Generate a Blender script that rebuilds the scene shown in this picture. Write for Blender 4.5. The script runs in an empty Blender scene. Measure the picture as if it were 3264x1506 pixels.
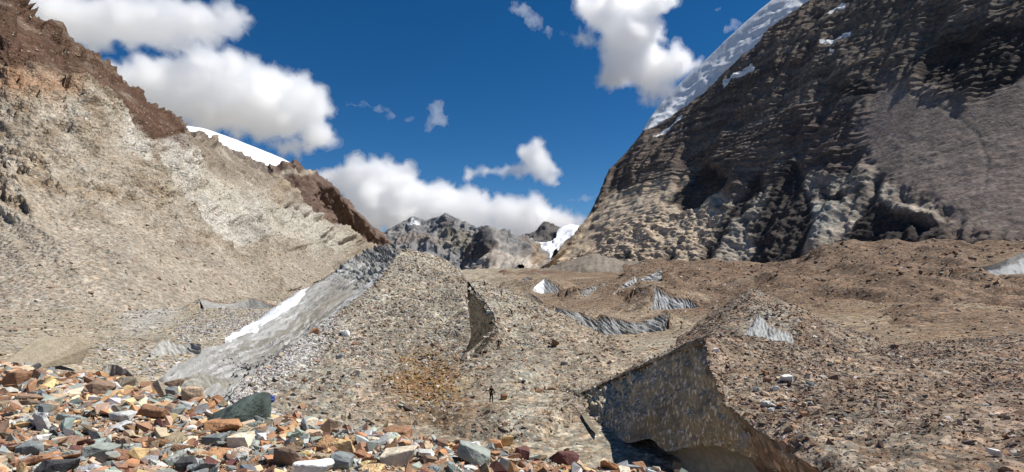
import bpy, bmesh, math, random
import numpy as np
from mathutils import Vector, Matrix, Euler

random.seed(7)
RNG = np.random.default_rng(7)
scene = bpy.context.scene
COL = scene.collection
R = math.radians

# ------------------------------------------------------------------ camera
F, CX, HZ = 1781.0, 1632.0, 870.0          # focal length, centre column and eye-level row of the photograph (pixels)
cam_d = bpy.data.cameras.new("camera")
cam = bpy.data.objects.new("camera", cam_d)
COL.objects.link(cam)
cam.location = (0, 0, 0)
cam.rotation_euler = (R(90), 0, 0)
cam_d.sensor_width = 36.0
cam_d.lens = F / 3264 * 36.0
cam_d.shift_y = (HZ - 753) / 3264
cam_d.clip_start = 0.1
cam_d.clip_end = 80000
scene.camera = cam

# ------------------------------------------------------------------ sky, sun, exposure
SUN_EL, SUN_AZ = 56.0, 82.0                # azimuth counted from straight ahead towards the right
world = bpy.data.worlds.new("World")
scene.world = world
world.use_nodes = True
wn = world.node_tree
bg = wn.nodes["Background"]
sky = wn.nodes.new("ShaderNodeTexSky")
sky.sky_type = 'NISHITA'
sky.sun_disc = False
sky.sun_elevation = R(SUN_EL)
sky.sun_rotation = R(SUN_AZ)
sky.altitude = 3500
sky.air_density = 1.0
sky.dust_density = 0.0
sky.ozone_density = 3.0
hs = wn.nodes.new("ShaderNodeHueSaturation"); hs.inputs["Saturation"].default_value = 1.33
wn.links.new(sky.outputs[0], hs.inputs["Color"]); wn.links.new(hs.outputs[0], bg.inputs[0])
bg.inputs[1].default_value = 0.068
sun_d = bpy.data.lights.new("sun", 'SUN')
sun_d.energy = 4.8
sun_d.angle = R(0.53)
sun_d.color = (1.0, 0.965, 0.91)
sun = bpy.data.objects.new("sun", sun_d)
COL.objects.link(sun)
sun.rotation_euler = (R(90 - SUN_EL), 0, R(180 - SUN_AZ))
sun.location = (300, 100, 400)
scene.view_settings.view_transform = 'Standard'
scene.view_settings.look = 'None'
scene.view_settings.exposure = 0.35
scene.view_settings.gamma = 1.0
scene.view_settings.use_curve_mapping = False
scene.cycles.max_bounces = 64
scene.cycles.volume_bounces = 48
scene.cycles.diffuse_bounces = 3
scene.cycles.glossy_bounces = 2
scene.cycles.transparent_max_bounces = 8

# ------------------------------------------------------------------ numeric helpers
def P(px, py, Y):
    return np.array([(px - CX) / F * Y, Y, -(py - HZ) / F * Y])

def proj(p):
    y = np.maximum(p[..., 1], 1e-3)
    return CX + p[..., 0] / y * F, HZ - p[..., 2] / y * F

def _hash(ix, iy, iz, seed):
    h = (ix.astype(np.uint32) * np.uint32(374761393) + iy.astype(np.uint32) * np.uint32(668265263)
         + iz.astype(np.uint32) * np.uint32(2147483647) + np.uint32((seed * 974634777 + 12345) & 0xffffffff))
    h = (h ^ (h >> np.uint32(13))) * np.uint32(1274126177)
    h = (h ^ (h >> np.uint32(16))) * np.uint32(2246822519)
    return h ^ (h >> np.uint32(15))

_G = RNG.normal(size=(256, 3)); _G /= np.linalg.norm(_G, axis=1)[:, None]

def noise(p, seed=0):
    p = np.asarray(p, float)
    i = np.floor(p).astype(np.int64); f = p - i
    u = f * f * f * (f * (f * 6 - 15) + 10)
    out = 0
    for dx in (0, 1):
        wx = u[..., 0] if dx else 1 - u[..., 0]
        for dy in (0, 1):
            wy = u[..., 1] if dy else 1 - u[..., 1]
            for dz in (0, 1):
                wz = u[..., 2] if dz else 1 - u[..., 2]
                g = _G[_hash(i[..., 0] + dx, i[..., 1] + dy, i[..., 2] + dz, seed) & np.uint32(255)]
                d = g[..., 0] * (f[..., 0] - dx) + g[..., 1] * (f[..., 1] - dy) + g[..., 2] * (f[..., 2] - dz)
                out = out + wx * wy * wz * d
    return out * 1.5

def fbm(p, octv=5, gain=0.5, lac=2.03, seed=0):
    p = np.asarray(p, float); a = 1.0; s = 0; t = 0
    for k in range(octv):
        s = s + a * noise(p, seed + k); t += a
        a *= gain; p = p * lac + 17.3
    return s / t

def ridged(p, octv=5, gain=0.55, lac=2.07, seed=0):
    p = np.asarray(p, float); a = 1.0; s = 0; t = 0
    for k in range(octv):
        s = s + a * (1 - np.abs(noise(p, seed + k)) * 2.0); t += a
        a *= gain; p = p * lac + 9.1
    return s / t

def sstep(a, b, x):
    t = np.clip((x - a) / (b - a), 0, 1)
    return t * t * (3 - 2 * t)

def lerp(a, b, t):
    return a + (b - a) * t

def hermite(ctrl, n, tq=None):
    """Smooth resampling of (k,...) controls along axis 0 (finite-difference cubic)."""
    ctrl = np.asarray(ctrl, float); k = len(ctrl)
    t = np.linspace(0, k - 1, n) if tq is None else tq
    i = np.clip(np.floor(t).astype(int), 0, k - 2); f = t - i
    m = np.zeros_like(ctrl)
    m[1:-1] = (ctrl[2:] - ctrl[:-2]) * 0.5
    m[0] = ctrl[1] - ctrl[0]; m[-1] = ctrl[-1] - ctrl[-2]
    f = f.reshape((-1,) + (1,) * (ctrl.ndim - 1))
    p0, p1, m0, m1 = ctrl[i], ctrl[i + 1], m[i] * 0.8, m[i + 1] * 0.8
    return ((2 * f**3 - 3 * f**2 + 1) * p0 + (f**3 - 2 * f**2 + f) * m0 + (-2 * f**3 + 3 * f**2) * p1 + (f**3 - f**2) * m1)

def curve(pts, n, mode='px'):
    """pts: (px,py,Y) tuples -> n world points. 'px' spaces them evenly over the columns, 'idx' over the control points."""
    W = np.array([P(*q) for q in pts])
    if mode == 'px':
        px = np.array([q[0] for q in pts], float)
        t = np.interp(np.linspace(px[0], px[-1], n), px, np.arange(len(px)))
        return hermite(W, n, t)
    return hermite(W, n)

def loft(rows, nu, nv, mode='px', vt=None):
    """rows listed from the bottom (foot) up: grid of shape (nv, nu, 3)."""
    cs = np.array([curve(r, nu, mode) if not isinstance(r, np.ndarray) else hermite(r, nu) for r in rows])
    return hermite(cs, nv, vt)

def normals(g):
    du = np.gradient(g, axis=1); dv = np.gradient(g, axis=0)
    n = np.cross(du, dv)
    n /= np.linalg.norm(n, axis=-1)[..., None] + 1e-12
    return n

def smooth_grid(z, it=1):
    for _ in range(it):
        p = np.pad(z, 1, mode='edge')
        z = (p[1:-1, 1:-1] * 4 + p[:-2, 1:-1] + p[2:, 1:-1] + p[1:-1, :-2] + p[1:-1, 2:]) / 8
    return z

def in_poly(px, py, poly, soft=25.0):
    """soft inside mask of a polygon, ~1 inside, 0 outside"""
    poly = np.asarray(poly, float); n = len(poly)
    inside = np.zeros(px.shape, bool); dist = np.full(px.shape, 1e9)
    for a in range(n):
        x0, y0 = poly[a]; x1, y1 = poly[(a + 1) % n]
        cond = ((y0 > py) != (y1 > py)) & (px < (x1 - x0) * (py - y0) / (y1 - y0 + 1e-9) + x0)
        inside ^= cond
        vx, vy = x1 - x0, y1 - y0
        t = np.clip(((px - x0) * vx + (py - y0) * vy) / (vx * vx + vy * vy + 1e-9), 0, 1)
        dist = np.minimum(dist, np.hypot(px - x0 - t * vx, py - y0 - t * vy))
    sd = np.where(inside, dist, -dist)
    return sstep(-soft, soft, sd)

def path_mask(px, py, pts, w):
    """1 on a polyline, falling to 0 at distance w"""
    dist = np.full(px.shape, 1e9)
    for (x0, y0), (x1, y1) in zip(pts[:-1], pts[1:]):
        vx, vy = x1 - x0, y1 - y0
        t = np.clip(((px - x0) * vx + (py - y0) * vy) / (vx * vx + vy * vy + 1e-9), 0, 1)
        dist = np.minimum(dist, np.hypot(px - x0 - t * vx, py - y0 - t * vy))
    return 1 - sstep(0, w, dist)

def paint(c, mask, rgb):
    return c + (np.asarray(rgb) - c) * mask[..., None]

def terrace(ph, sharp=0.12):
    s = ph - np.floor(ph)
    return np.where(s < sharp, s / sharp, (1 - s) / (1 - sharp))

# ------------------------------------------------------------------ materials
def new_mat(name):
    m = bpy.data.materials.new(name); m.use_nodes = True
    return m, m.node_tree, m.node_tree.nodes["Principled BSDF"]

def rock_mat(name, cells=(), grain=(), bumps=(), rough=0.95, source='attr', spec=0.1, streak=None):
    """Colour from the surface's own geology and painted-shade attribute (or the object colour), broken up by stone-sized cells and grain.
       cells: (scale, strength, stretch); grain: (scale, strength); bumps: (scale, distance, kind)"""
    m, nt, bs = new_mat(name)
    N, L = nt.nodes, nt.links
    geo = N.new("ShaderNodeNewGeometry")
    if source == 'attr':
        a = N.new("ShaderNodeAttribute"); a.attribute_name = "Col"; col = a.outputs["Color"]
        pos = geo.outputs["Position"]
    else:
        a = N.new("ShaderNodeObjectInfo"); col = a.outputs["Color"]
        tc = N.new("ShaderNodeTexCoord"); ad = N.new("ShaderNodeVectorMath"); ad.operation = 'ADD'
        cb = N.new("ShaderNodeCombineXYZ"); mu = N.new("ShaderNodeMath"); mu.operation = 'MULTIPLY'; mu.inputs[1].default_value = 37.0
        L.new(a.outputs["Random"], mu.inputs[0]); L.new(mu.outputs[0], cb.inputs[0]); L.new(mu.outputs[0], cb.inputs[1])
        L.new(tc.outputs["Object"], ad.inputs[0]); L.new(cb.outputs[0], ad.inputs[1]); pos = ad.outputs[0]
    def mulcol(col, fac_socket, lo, hi, rgb=None):
        mr = N.new("ShaderNodeMapRange"); mr.inputs[3].default_value = lo; mr.inputs[4].default_value = hi
        L.new(fac_socket, mr.inputs[0])
        vm = N.new("ShaderNodeVectorMath"); vm.operation = 'SCALE'
        L.new(col, vm.inputs[0]); L.new(mr.outputs[0], vm.inputs[3])
        return vm.outputs[0]
    for sc, st, stretch in cells:
        mp = N.new("ShaderNodeMapping"); mp.inputs["Scale"].default_value = stretch
        L.new(pos, mp.inputs[0])
        v = N.new("ShaderNodeTexVoronoi"); v.inputs["Scale"].default_value = sc
        L.new(mp.outputs[0], v.inputs["Vector"])
        sp = N.new("ShaderNodeSeparateColor"); L.new(v.outputs["Color"], sp.inputs[0])
        col = mulcol(col, sp.outputs[0], 1 - st, 1 + st)
        mix = N.new("ShaderNodeMix"); mix.data_type = 'RGBA'; mix.blend_type = 'MULTIPLY'
        rp = N.new("ShaderNodeValToRGB")
        rp.color_ramp.interpolation = 'CONSTANT'
        els = rp.color_ramp.elements
        els[0].color = (1.0, 1.0, 1.0, 1); els[1].position = 0.45; els[1].color = (1.06, 0.98, 0.90, 1)
        for p_, c_ in ((0.62, (0.88, 1.0, 1.08, 1)), (0.76, (1.12, 0.92, 0.78, 1)), (0.86, (1.05, 1.05, 1.0, 1)), (0.95, (1.5, 1.5, 1.5, 1))):
            e = els.new(p_); e.color = c_
        L.new(sp.outputs[1], rp.inputs[0])
        mix.inputs[0].default_value = min(1.0, st * 1.6)
        L.new(col, mix.inputs[6]); L.new(rp.outputs[0], mix.inputs[7]); col = mix.outputs[2]
    for sc, st in grain:
        n = N.new("ShaderNodeTexNoise"); n.inputs["Scale"].default_value = sc; n.inputs["Detail"].default_value = 6
        n.inputs["Roughness"].default_value = 0.65
        L.new(pos, n.inputs["Vector"])
        mr = N.new("ShaderNodeMapRange"); mr.inputs[1].default_value = 0.3; mr.inputs[2].default_value = 0.7
        L.new(n.outputs[0], mr.inputs[0])
        col = mulcol(col, mr.outputs[0], 1 - st, 1 + st)
    if streak:
        sc, st, stretch, rgb, lo, hi = streak
        mp = N.new("ShaderNodeMapping"); mp.inputs["Scale"].default_value = stretch
        L.new(pos, mp.inputs[0])
        n = N.new("ShaderNodeTexNoise"); n.inputs["Scale"].default_value = sc; n.inputs["Detail"].default_value = 4
        L.new(mp.outputs[0], n.inputs["Vector"])
        mr = N.new("ShaderNodeMapRange"); mr.inputs[1].default_value = lo; mr.inputs[2].default_value = hi; mr.inputs[4].default_value = st
        L.new(n.outputs[0], mr.inputs[0])
        mix = N.new("ShaderNodeMix"); mix.data_type = 'RGBA'
        L.new(mr.outputs[0], mix.inputs[0]); L.new(col, mix.inputs[6]); mix.inputs[7].default_value = (*rgb, 1)
        col = mix.outputs[2]
    L.new(col, bs.inputs["Base Color"])
    bs.inputs["Roughness"].default_value = rough
    bs.inputs["Specular IOR Level"].default_value = spec
    prev = None
    for sc, dist, kind in bumps:
        if kind == 'v':
            t = N.new("ShaderNodeTexVoronoi"); t.inputs["Scale"].default_value = sc; h = t.outputs["Distance"]
        else:
            t = N.new("ShaderNodeTexNoise"); t.inputs["Scale"].default_value = sc; t.inputs["Detail"].default_value = 5; h = t.outputs[0]
        L.new(pos, t.inputs["Vector"])
        b = N.new("ShaderNodeBump"); b.inputs["Distance"].default_value = dist; b.inputs["Strength"].default_value = 1.0
        L.new(h, b.inputs["Height"])
        if kind == 'v': b.invert = True
        if prev is not None: L.new(prev, b.inputs["Normal"])
        prev = b.outputs[0]
    if prev is not None: L.new(prev, bs.inputs["Normal"])
    return m

def plain_mat(name, rgb, rough=0.8, bump=None, spec=0.2):
    m, nt, bs = new_mat(name)
    n = nt.nodes.new("ShaderNodeTexNoise"); n.inputs["Scale"].default_value = 9; n.inputs["Detail"].default_value = 4
    mx = nt.nodes.new("ShaderNodeMix"); mx.data_type = 'RGBA'
    mx.inputs[6].default_value = (*[c * 0.75 for c in rgb], 1); mx.inputs[7].default_value = (*[min(1, c * 1.2) for c in rgb], 1)
    nt.links.new(n.outputs[0], mx.inputs[0]); nt.links.new(mx.outputs[2], bs.inputs["Base Color"])
    bs.inputs["Roughness"].default_value = rough; bs.inputs["Specular IOR Level"].default_value = spec
    return m

U = (1, 1, 1)
M_DEBRIS = rock_mat("moraine_debris", cells=((2.6, 0.45, U), (0.9, 0.30, U)), grain=((0.12, 0.18), (7.0, 0.2)),
                    bumps=((0.9, 0.14, 'v'), (3.0, 0.09, 'v'), (9.0, 0.04, 'n')))
M_DEBRIS_FAR = rock_mat("far_debris", cells=((0.5, 0.35, U),), grain=((0.03, 0.2), (0.6, 0.25)),
                        bumps=((0.5, 0.5, 'v'), (1.6, 0.3, 'n')))
M_GRAVEL = rock_mat("foreground_gravel", cells=((22.0, 0.5, U), (60.0, 0.5, U)), grain=((3.0, 0.2),),
                    bumps=((22.0, 0.02, 'v'), (60.0, 0.008, 'v')))
M_LEFT = rock_mat("buff_rock", cells=((0.75, 0.25, (1, 1, 1.6)),), grain=((0.06, 0.18), (0.5, 0.28)),
                  bumps=((0.6, 0.9, 'v'), (1.3, 0.7, 'n')))
M_RIGHT = rock_mat("dark_rock", cells=((0.16, 0.22, (1, 1, 2)),), grain=((0.012, 0.2), (0.12, 0.35)),
                   bumps=((0.10, 1.6, 'n'), (0.35, 0.9, 'n')))
M_FAR = rock_mat("far_rock", grain=((0.004, 0.25), (0.03, 0.35)), bumps=((0.02, 9, 'n'),))
M_ICE = rock_mat("glacier_ice", grain=((0.35, 0.14), (2.2, 0.22)), bumps=((1.2, 0.18, 'n'), (5.0, 0.05, 'n')), rough=0.6, spec=0.2)
M_DIRTY_ICE = rock_mat("dirty_ice", grain=((0.5, 0.1), (4.0, 0.25)), bumps=((2.0, 0.06, 'n'), (7.0, 0.03, 'n')), rough=0.9, spec=0.05,
                       streak=(1.0, 0.9, (5.5, 5.5, 1.8), (0.90, 0.82, 0.68), 0.55, 0.64))
M_DARK_ICE = rock_mat("dark_ice", grain=((0.5, 0.2), (4.0, 0.25)), bumps=((2.0, 0.12, 'n'),), rough=0.9, spec=0.05)
M_RAMP = rock_mat("ramp_ice", grain=((0.35, 0.10), (2.2, 0.14)), bumps=((0.8, 0.06, 'n'), (4.0, 0.03, 'n')), rough=0.6, spec=0.2)
M_SNOW = rock_mat("snow", grain=((0.01, 0.06),), bumps=((0.02, 2.0, 'n'), (0.08, 0.8, 'n')), rough=0.7, spec=0.2)
M_STONE = rock_mat("stone_of_many_colours", grain=((1.6, 0.22), (9.0, 0.28)), bumps=((4.0, 0.06, 'n'), (14.0, 0.025, 'n')), rough=0.9, source='obj', spec=0.2)
M_RUBBLE = rock_mat("rubble_stone", grain=((3.0, 0.2), (16.0, 0.2)), bumps=((10.0, 0.01, 'n'),), rough=0.92, spec=0.15)

# ------------------------------------------------------------------ object helpers
def tag(o, label=None, cat=None, group=None, kind=None):
    if label: o["label"] = label
    if cat: o["category"] = cat
    if group: o["group"] = group
    if kind: o["kind"] = kind
    return o

def mesh_np(name, verts, faces_flat, face_n, mat, col=None, smooth=True, parent=None):
    me = bpy.data.meshes.new(name)
    verts = np.ascontiguousarray(verts, np.float32); faces_flat = np.ascontiguousarray(faces_flat, np.int32)
    nf = len(faces_flat) // face_n
    me.vertices.add(len(verts)); me.vertices.foreach_set("co", verts.ravel())
    me.loops.add(len(faces_flat)); me.loops.foreach_set("vertex_index", faces_flat)
    me.polygons.add(nf)
    me.polygons.foreach_set("loop_start", np.arange(0, nf * face_n, face_n, dtype=np.int32))
    me.polygons.foreach_set("loop_total", np.full(nf, face_n, np.int32))
    me.polygons.foreach_set("use_smooth", np.full(nf, smooth, bool))
    if col is not None:
        a = me.attributes.new("Col", 'FLOAT_COLOR', 'POINT')
        c4 = np.ones((len(verts), 4), np.float32); c4[:, :3] = np.asarray(col).reshape(-1, 3)
        a.data.foreach_set("color", c4.ravel())
    me.update(calc_edges=True); me.validate()
    me.materials.append(mat)
    o = bpy.data.objects.new(name, me); COL.objects.link(o)
    if parent: o.parent = parent
    return o

def grid_obj(name, g, mat, col=None, smooth=True, flip=False, keep=None):
    nv, nu = g.shape[:2]
    idx = np.arange(nv * nu).reshape(nv, nu)
    q = np.stack([idx[:-1, :-1], idx[:-1, 1:], idx[1:, 1:], idx[1:, :-1]], -1)
    if flip: q = q[..., ::-1]
    q = q.reshape(-1, 4)
    if keep is not None: q = q[keep.reshape(-1)]
    return mesh_np(name, g.reshape(-1, 3), q.ravel(), 4, mat, col, smooth)

RAISE = []         # rims behind which the debris is banked up to the height of the ice
RIMS = []          # rims of the ice faces, strewn with rubble later
SURF = {}          # surfaces kept for placing things on them
def ground_at(px, py, names=('mound', 'pyramid', 'flank', 'right', 'lip', 'hummock', 'brown', 'base', 'left'), tol=14):
    best = None
    for nm in names:
        g = SURF[nm]; gx, gy = proj(g)
        d2 = np.where(g[..., 1] > 0.6, (gx - px) ** 2 + (gy - py) ** 2, 1e12)
        thr = max(tol ** 2, d2.min() * 1.3)
        if d2.min() > 40 ** 2: continue
        m = d2 <= thr
        yy = np.where(m, g[..., 1], 1e9)
        k = np.unravel_index(np.argmin(yy), yy.shape)
        m2 = m & (g[..., 1] < yy[k] * 1.15)
        k = np.unravel_index(np.argmin(np.where(m2, d2, 1e12)), d2.shape)
        if best is None or g[k][1] < best[0][1]:
            i, j = min(max(k[0], 1), g.shape[0] - 2), min(max(k[1], 1), g.shape[1] - 2)
            nr = np.cross(g[i, j + 1] - g[i, j - 1], g[i + 1, j] - g[i - 1, j]); nr /= np.linalg.norm(nr) + 1e-9
            best = (g[k], nr if nr[2] > 0 else -nr)
    if best is None: raise RuntimeError((px, py))
    return best


# ------------------------------------------------------------------ valley floor (one sheet to the horizon)
def polar_sheet(cols, Ys, Z, r, az):
    """cols: pixel columns, Ys: depths, Z[col][depth] heights -> grid over (r, azimuth)"""
    A, Rr = np.meshgrid(az, r)
    lim = R(66)
    Ac = np.clip((A + math.pi) % (2 * math.pi) - math.pi, -lim, lim)
    px = CX + F * np.tan(Ac)
    Y = np.maximum(Rr * np.cos(Ac), 0.05)
    Z = np.asarray(Z, float); lY = np.log(Ys)
    zc = np.array([np.interp(np.log(Y), lY, row) for row in Z])          # (ncol, nr, na)
    t = np.clip(np.interp(px, cols, np.arange(len(cols))), 0, len(cols) - 1)
    i = np.clip(np.floor(t).astype(int), 0, len(cols) - 2); f = t - i; f = f * f * (3 - 2 * f) * 0.5 + f * 0.5
    z = np.take_along_axis(zc, i[None], 0)[0] * (1 - f) + np.take_along_axis(zc, i[None] + 1, 0)[0] * f
    return np.stack([Rr * np.sin(A), Rr * np.cos(A), z], -1)

def azimuths(n_front, n_back, half=R(46)):
    f = np.linspace(-half, half, n_front)
    b = np.linspace(half, 2 * math.pi - half, n_back + 2)[1:-1]
    return np.concatenate([f, b, [2 * math.pi - half]])

gc = [-600, 0, 450, 900, 1500, 1750, 2000, 2500, 3200, 4500]
gY = [20, 40, 60, 95, 112, 130, 150, 180, 260, 400, 700, 1200, 2500, 6000, 14000]
gZ = [[-14, -11, -9.5, -9.5, -10, -10, -10, -9, -4, 5, 20, 40, 60, 80, 100],
      [-14, -11.5, -9.9, -10.3, -10.6, -11, -11, -11, -8, 0, 0, 0, 0, 0, 0],
      [-14.5, -13.4, -12.9, -12.9, -12.9, -12.8, -12.7, -12.5, -11, -8, -4, 0, 0, 0, 0],
      [-15, -13.5, -13, -13, -12.8, -12.6, -12.5, -12.2, -12, -10, -6, -5, 0, 5, 10],
      [-15, -13.8, -13.3, -13.6, -14, -14, -14, -13.5, -11, -8, -3.9, -1, 9, 20, 40],
      [-15, -13.8, -13.3, -13.4, -14, -14.2, -13.6, -11.8, -8.6, -6, -2.5, 3, 14, 27, 50],
      [-15, -13.6, -13.2, -13.3, -13.8, -13.2, -11.5, -9.0, -6.3, -4.0, 1.8, 11, 26, 30, 60],
      [-15, -13.5, -13, -11, -10, -8.5, -7.8, -6, -3, -1, 4, 12, 20, 30, 60],
      [-15, -13, -9, -8, -7, -6, -5, -3, 0, 3, 8, 12, 20, 30, 60],
      [-14, -11, -8, -6, -5, -4, -3, -2, 0, 3, 8, 12, 20, 30, 60]]
r = np.exp(np.linspace(math.log(6), math.log(30000), 470))
az = azimuths(430, 70)
g = polar_sheet(gc, gY, gZ, r, az)
g[..., 2] = smooth_grid(g[..., 2], 3)
px, py = proj(g)
dist = np.hypot(g[..., 0], g[..., 1])
amp = np.clip(dist / 160, 0.12, 5.0)
h = fbm(g * 0.018 * np.array([1, 1, 0]), 4, seed=3) * 1.6 + ridged(g * 0.05 * np.array([1, 1, 0]) + 5, 4, seed=9) * 0.5 + fbm(g * 0.35 * np.array([1, 1, 0]), 4, seed=23) * 0.22
far = sstep(180, 700, dist) * sstep(3000, 1500, dist)
calm = 1 - 0.75 * in_poly(px, py, [(1630, 880), (1900, 850), (2240, 850), (2280, 1010), (2150, 1110), (1880, 1110), (1740, 1000)], 40)
far2 = sstep(140, 230, dist) * sstep(3000, 1500, dist) * sstep(1350, 1600, px)
h = h + far * (ridged(g * 0.012 * np.array([1, 0.5, 0]), 4, seed=31) - 0.45) * 1.2 + far2 * (ridged(g * np.array([0.02, 0.012, 0]), 3, seed=33) - 0.5) * 3.0
g[..., 2] += h * amp * calm
g[..., 2] -= 5.0 * np.exp(-((g[..., 0] + 35) ** 2 + ((g[..., 1] - 66) * 0.6) ** 2) / 120)
g[..., 2] -= 4.5 * np.exp(-((g[..., 0] - 11.8) ** 2 + ((g[..., 1] - 33) * 0.8) ** 2) / 16)
base_grey, base_brown, base_tan = (0.235, 0.195, 0.15), (0.185, 0.133, 0.09), (0.30, 0.262, 0.20)
col = np.empty(g.shape); col[:] = base_tan
right = sstep(1500, 1800, px + 200 * fbm(g * 0.01, 3, seed=2)) * np.maximum(sstep(100, 150, g[..., 1]), sstep(2350, 2550, px))
col = paint(col, right, base_brown)
col = paint(col, 0.85 * sstep(0.0, 0.3, fbm(g * 0.02, 5, seed=8)) * right, (0.27, 0.215, 0.155))
col = paint(col, 0.7 * sstep(0.05, 0.35, -fbm(g * 0.025, 5, seed=8)) * right, (0.15, 0.098, 0.066))
col = paint(col, 0.9 * in_poly(px, py, [(380, 970), (560, 940), (560, 1010), (460, 1060), (400, 1050)], 40), (0.36, 0.35, 0.32))
col = paint(col, 0.6 * sstep(0.0, 0.5, fbm(g * 0.05, 4, seed=18)) * (1 - right), (0.22, 0.165, 0.12))
BASE_G = g
SURF['base'] = g
OB = {}
OB["base"] = tag(grid_obj("ground", g, M_DEBRIS, col, flip=True), "stony brown glacier floor of debris running up the valley", "ground", kind="structure")

# ------------------------------------------------------------------ the near moraine mound the camera stands on
fc = [-700, 0, 300, 560, 900, 1200, 1500, 2000, 2600, 3400, 4600]
fY = [1, 2, 4.4, 7, 10, 13, 16, 22, 32, 50]
fZ = [[-1.5, -1.5, -1.55, -1.7, -1.9, -2.1, -2.9, -6, -12, -19],
      [-1.55, -1.55, -1.6, -1.75, -1.95, -2.15, -2.9, -6, -12, -19],
      [-1.6, -1.6, -1.65, -1.85, -2.1, -2.45, -3.3, -6.5, -12, -19],
      [-1.6, -1.6, -1.7, -1.95, -2.25, -2.75, -3.9, -7.5, -13, -19],
      [-1.6, -1.6, -1.75, -2.05, -2.6, -3.8, -5.4, -9, -14, -19],
      [-1.6, -1.6, -1.75, -2.1, -2.95, -4.4, -6.2, -10, -15, -19],
      [-1.6, -1.6, -1.77, -2.2, -3.4, -5.2, -7.2, -11, -16, -19],
      [-1.6, -1.65, -1.9, -2.45, -4.2, -6.2, -8.2, -12, -17, -19],
      [-1.6, -1.7, -2.1, -3.2, -5.2, -7.2, -9.2, -13, -18, -20],
      [-1.6, -1.8, -2.4, -3.8, -5.8, -7.8, -9.8, -13, -18, -20],
      [-1.6, -1.8, -2.4, -3.8, -5.8, -7.8, -9.8, -13, -18, -20]]
r = np.exp(np.linspace(math.log(0.25), math.log(60), 260))
az = azimuths(300, 60)
g = polar_sheet(fc, fY, fZ, r, az)
behind = sstep(-0.2, -1.0, np.cos(np.arctan2(g[..., 0], g[..., 1])))
rr = np.hypot(g[..., 0], g[..., 1])
g[..., 2] = np.where(behind > 0, lerp(g[..., 2], -1.6 - 0.02 * rr - 0.012 * np.maximum(rr - 14, 0) ** 2, behind), g[..., 2])
g[..., 2] = smooth_grid(g[..., 2], 6)
g[..., 2] += (fbm(g * 0.35, 4, seed=41) * 0.16 + fbm(g * 1.6, 4, seed=43) * 0.07) * np.clip(rr / 4, 0, 1)
FG_G = g
SURF['mound'] = g
col = np.empty(g.shape); col[:] = (0.30, 0.225, 0.16)
col = paint(col, 0.7 * sstep(0, 0.4, fbm(g * 0.8, 4, seed=44)), (0.26, 0.23, 0.19))
tag(grid_obj("rubble_mound", g, M_GRAVEL, col, flip=True), "gravel under the loose colourful stones nearest the viewer", "mound", kind="structure")

# ------------------------------------------------------------------ central pyramid of ice covered in debris
def debris_relief(g, seed, k=1.0, edge=None):
    n = normals(g)
    d = fbm(g * 0.06, 4, seed=seed) * 2.2 + fbm(g * 0.4, 5, seed=seed + 5) * 0.55 + (ridged(g * 0.12, 4, seed=seed + 9) - 0.45) * 0.9
    if edge is not None: d = d * edge
    return g + n * (d * k)[..., None]

C0 = [(745, 1250, 52), (822, 1184, 63.5), (938, 1098, 78.5), (1063, 1006, 98.5), (1201, 898, 124), (1284, 797, 150)]
C1 = [(960, 1345, 48), (1020, 1205, 62), (1090, 1100, 81), (1185, 1000, 103), (1262, 893, 127), (1296, 798, 151)]
C2 = [(1180, 1375, 47), (1220, 1230, 60), (1250, 1110, 82), (1290, 1000, 106), (1320, 900, 128), (1345, 808, 153)]
C3 = [(1330, 1380, 47), (1340, 1250, 59), (1370, 1135, 79), (1400, 1010, 104), (1415, 920, 128), (1420, 838, 155)]
C4 = [(1440, 1375, 47), (1450, 1248, 60), (1468, 1150, 77), (1500, 1075, 87), (1492, 985, 107), (1490, 900, 154)]
R0 = [(1420, 1378, 47.4), (1436, 1250, 60.6), (1468, 1149, 77), (1578, 1038, 89), (1550, 968, 108), (1492, 898, 154)]
R1 = [(1600, 1375, 47), (1600, 1245, 61), (1610, 1140, 80), (1640, 1040, 97), (1620, 970, 118), (1545, 905, 158)]
R2 = [(1750, 1355, 48), (1760, 1240, 62), (1780, 1140, 78), (1780, 1060, 96), (1720, 990, 120), (1600, 925, 165)]
R3 = [(1880, 1300, 54), (1900, 1215, 66), (1920, 1130, 82), (1900, 1080, 100), (1790, 1005, 127), (1645, 938, 172)]
R4 = [(2060, 1290, 56), (2090, 1200, 70), (2140, 1140, 84), (2060, 1112, 106), (1860, 1055, 138), (1690, 975, 182)]
R5 = [(2160, 1300, 58), (2190, 1230, 72), (2220, 1180, 88), (2160, 1140, 112), (1940, 1090, 148), (1740, 1000, 192)]
def cols_to_rows(cols, back):
    rows = [[c[k] for c in cols] for k in range(6)]
    rows = [np.array([P(*q) for q in row]) for row in rows]
    b1 = rows[-1] + np.array([0.03, 1, 0]) * 14 + np.array([0, 0, -1.5]); b2 = rows[-1] + np.array([0.1, 1, 0]) * 45 + np.array([0, 0, -14])
    skirt = rows[0] + np.array([0, -6, -6.0])
    return [skirt] + rows + [b1, b2] if back else rows

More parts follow.
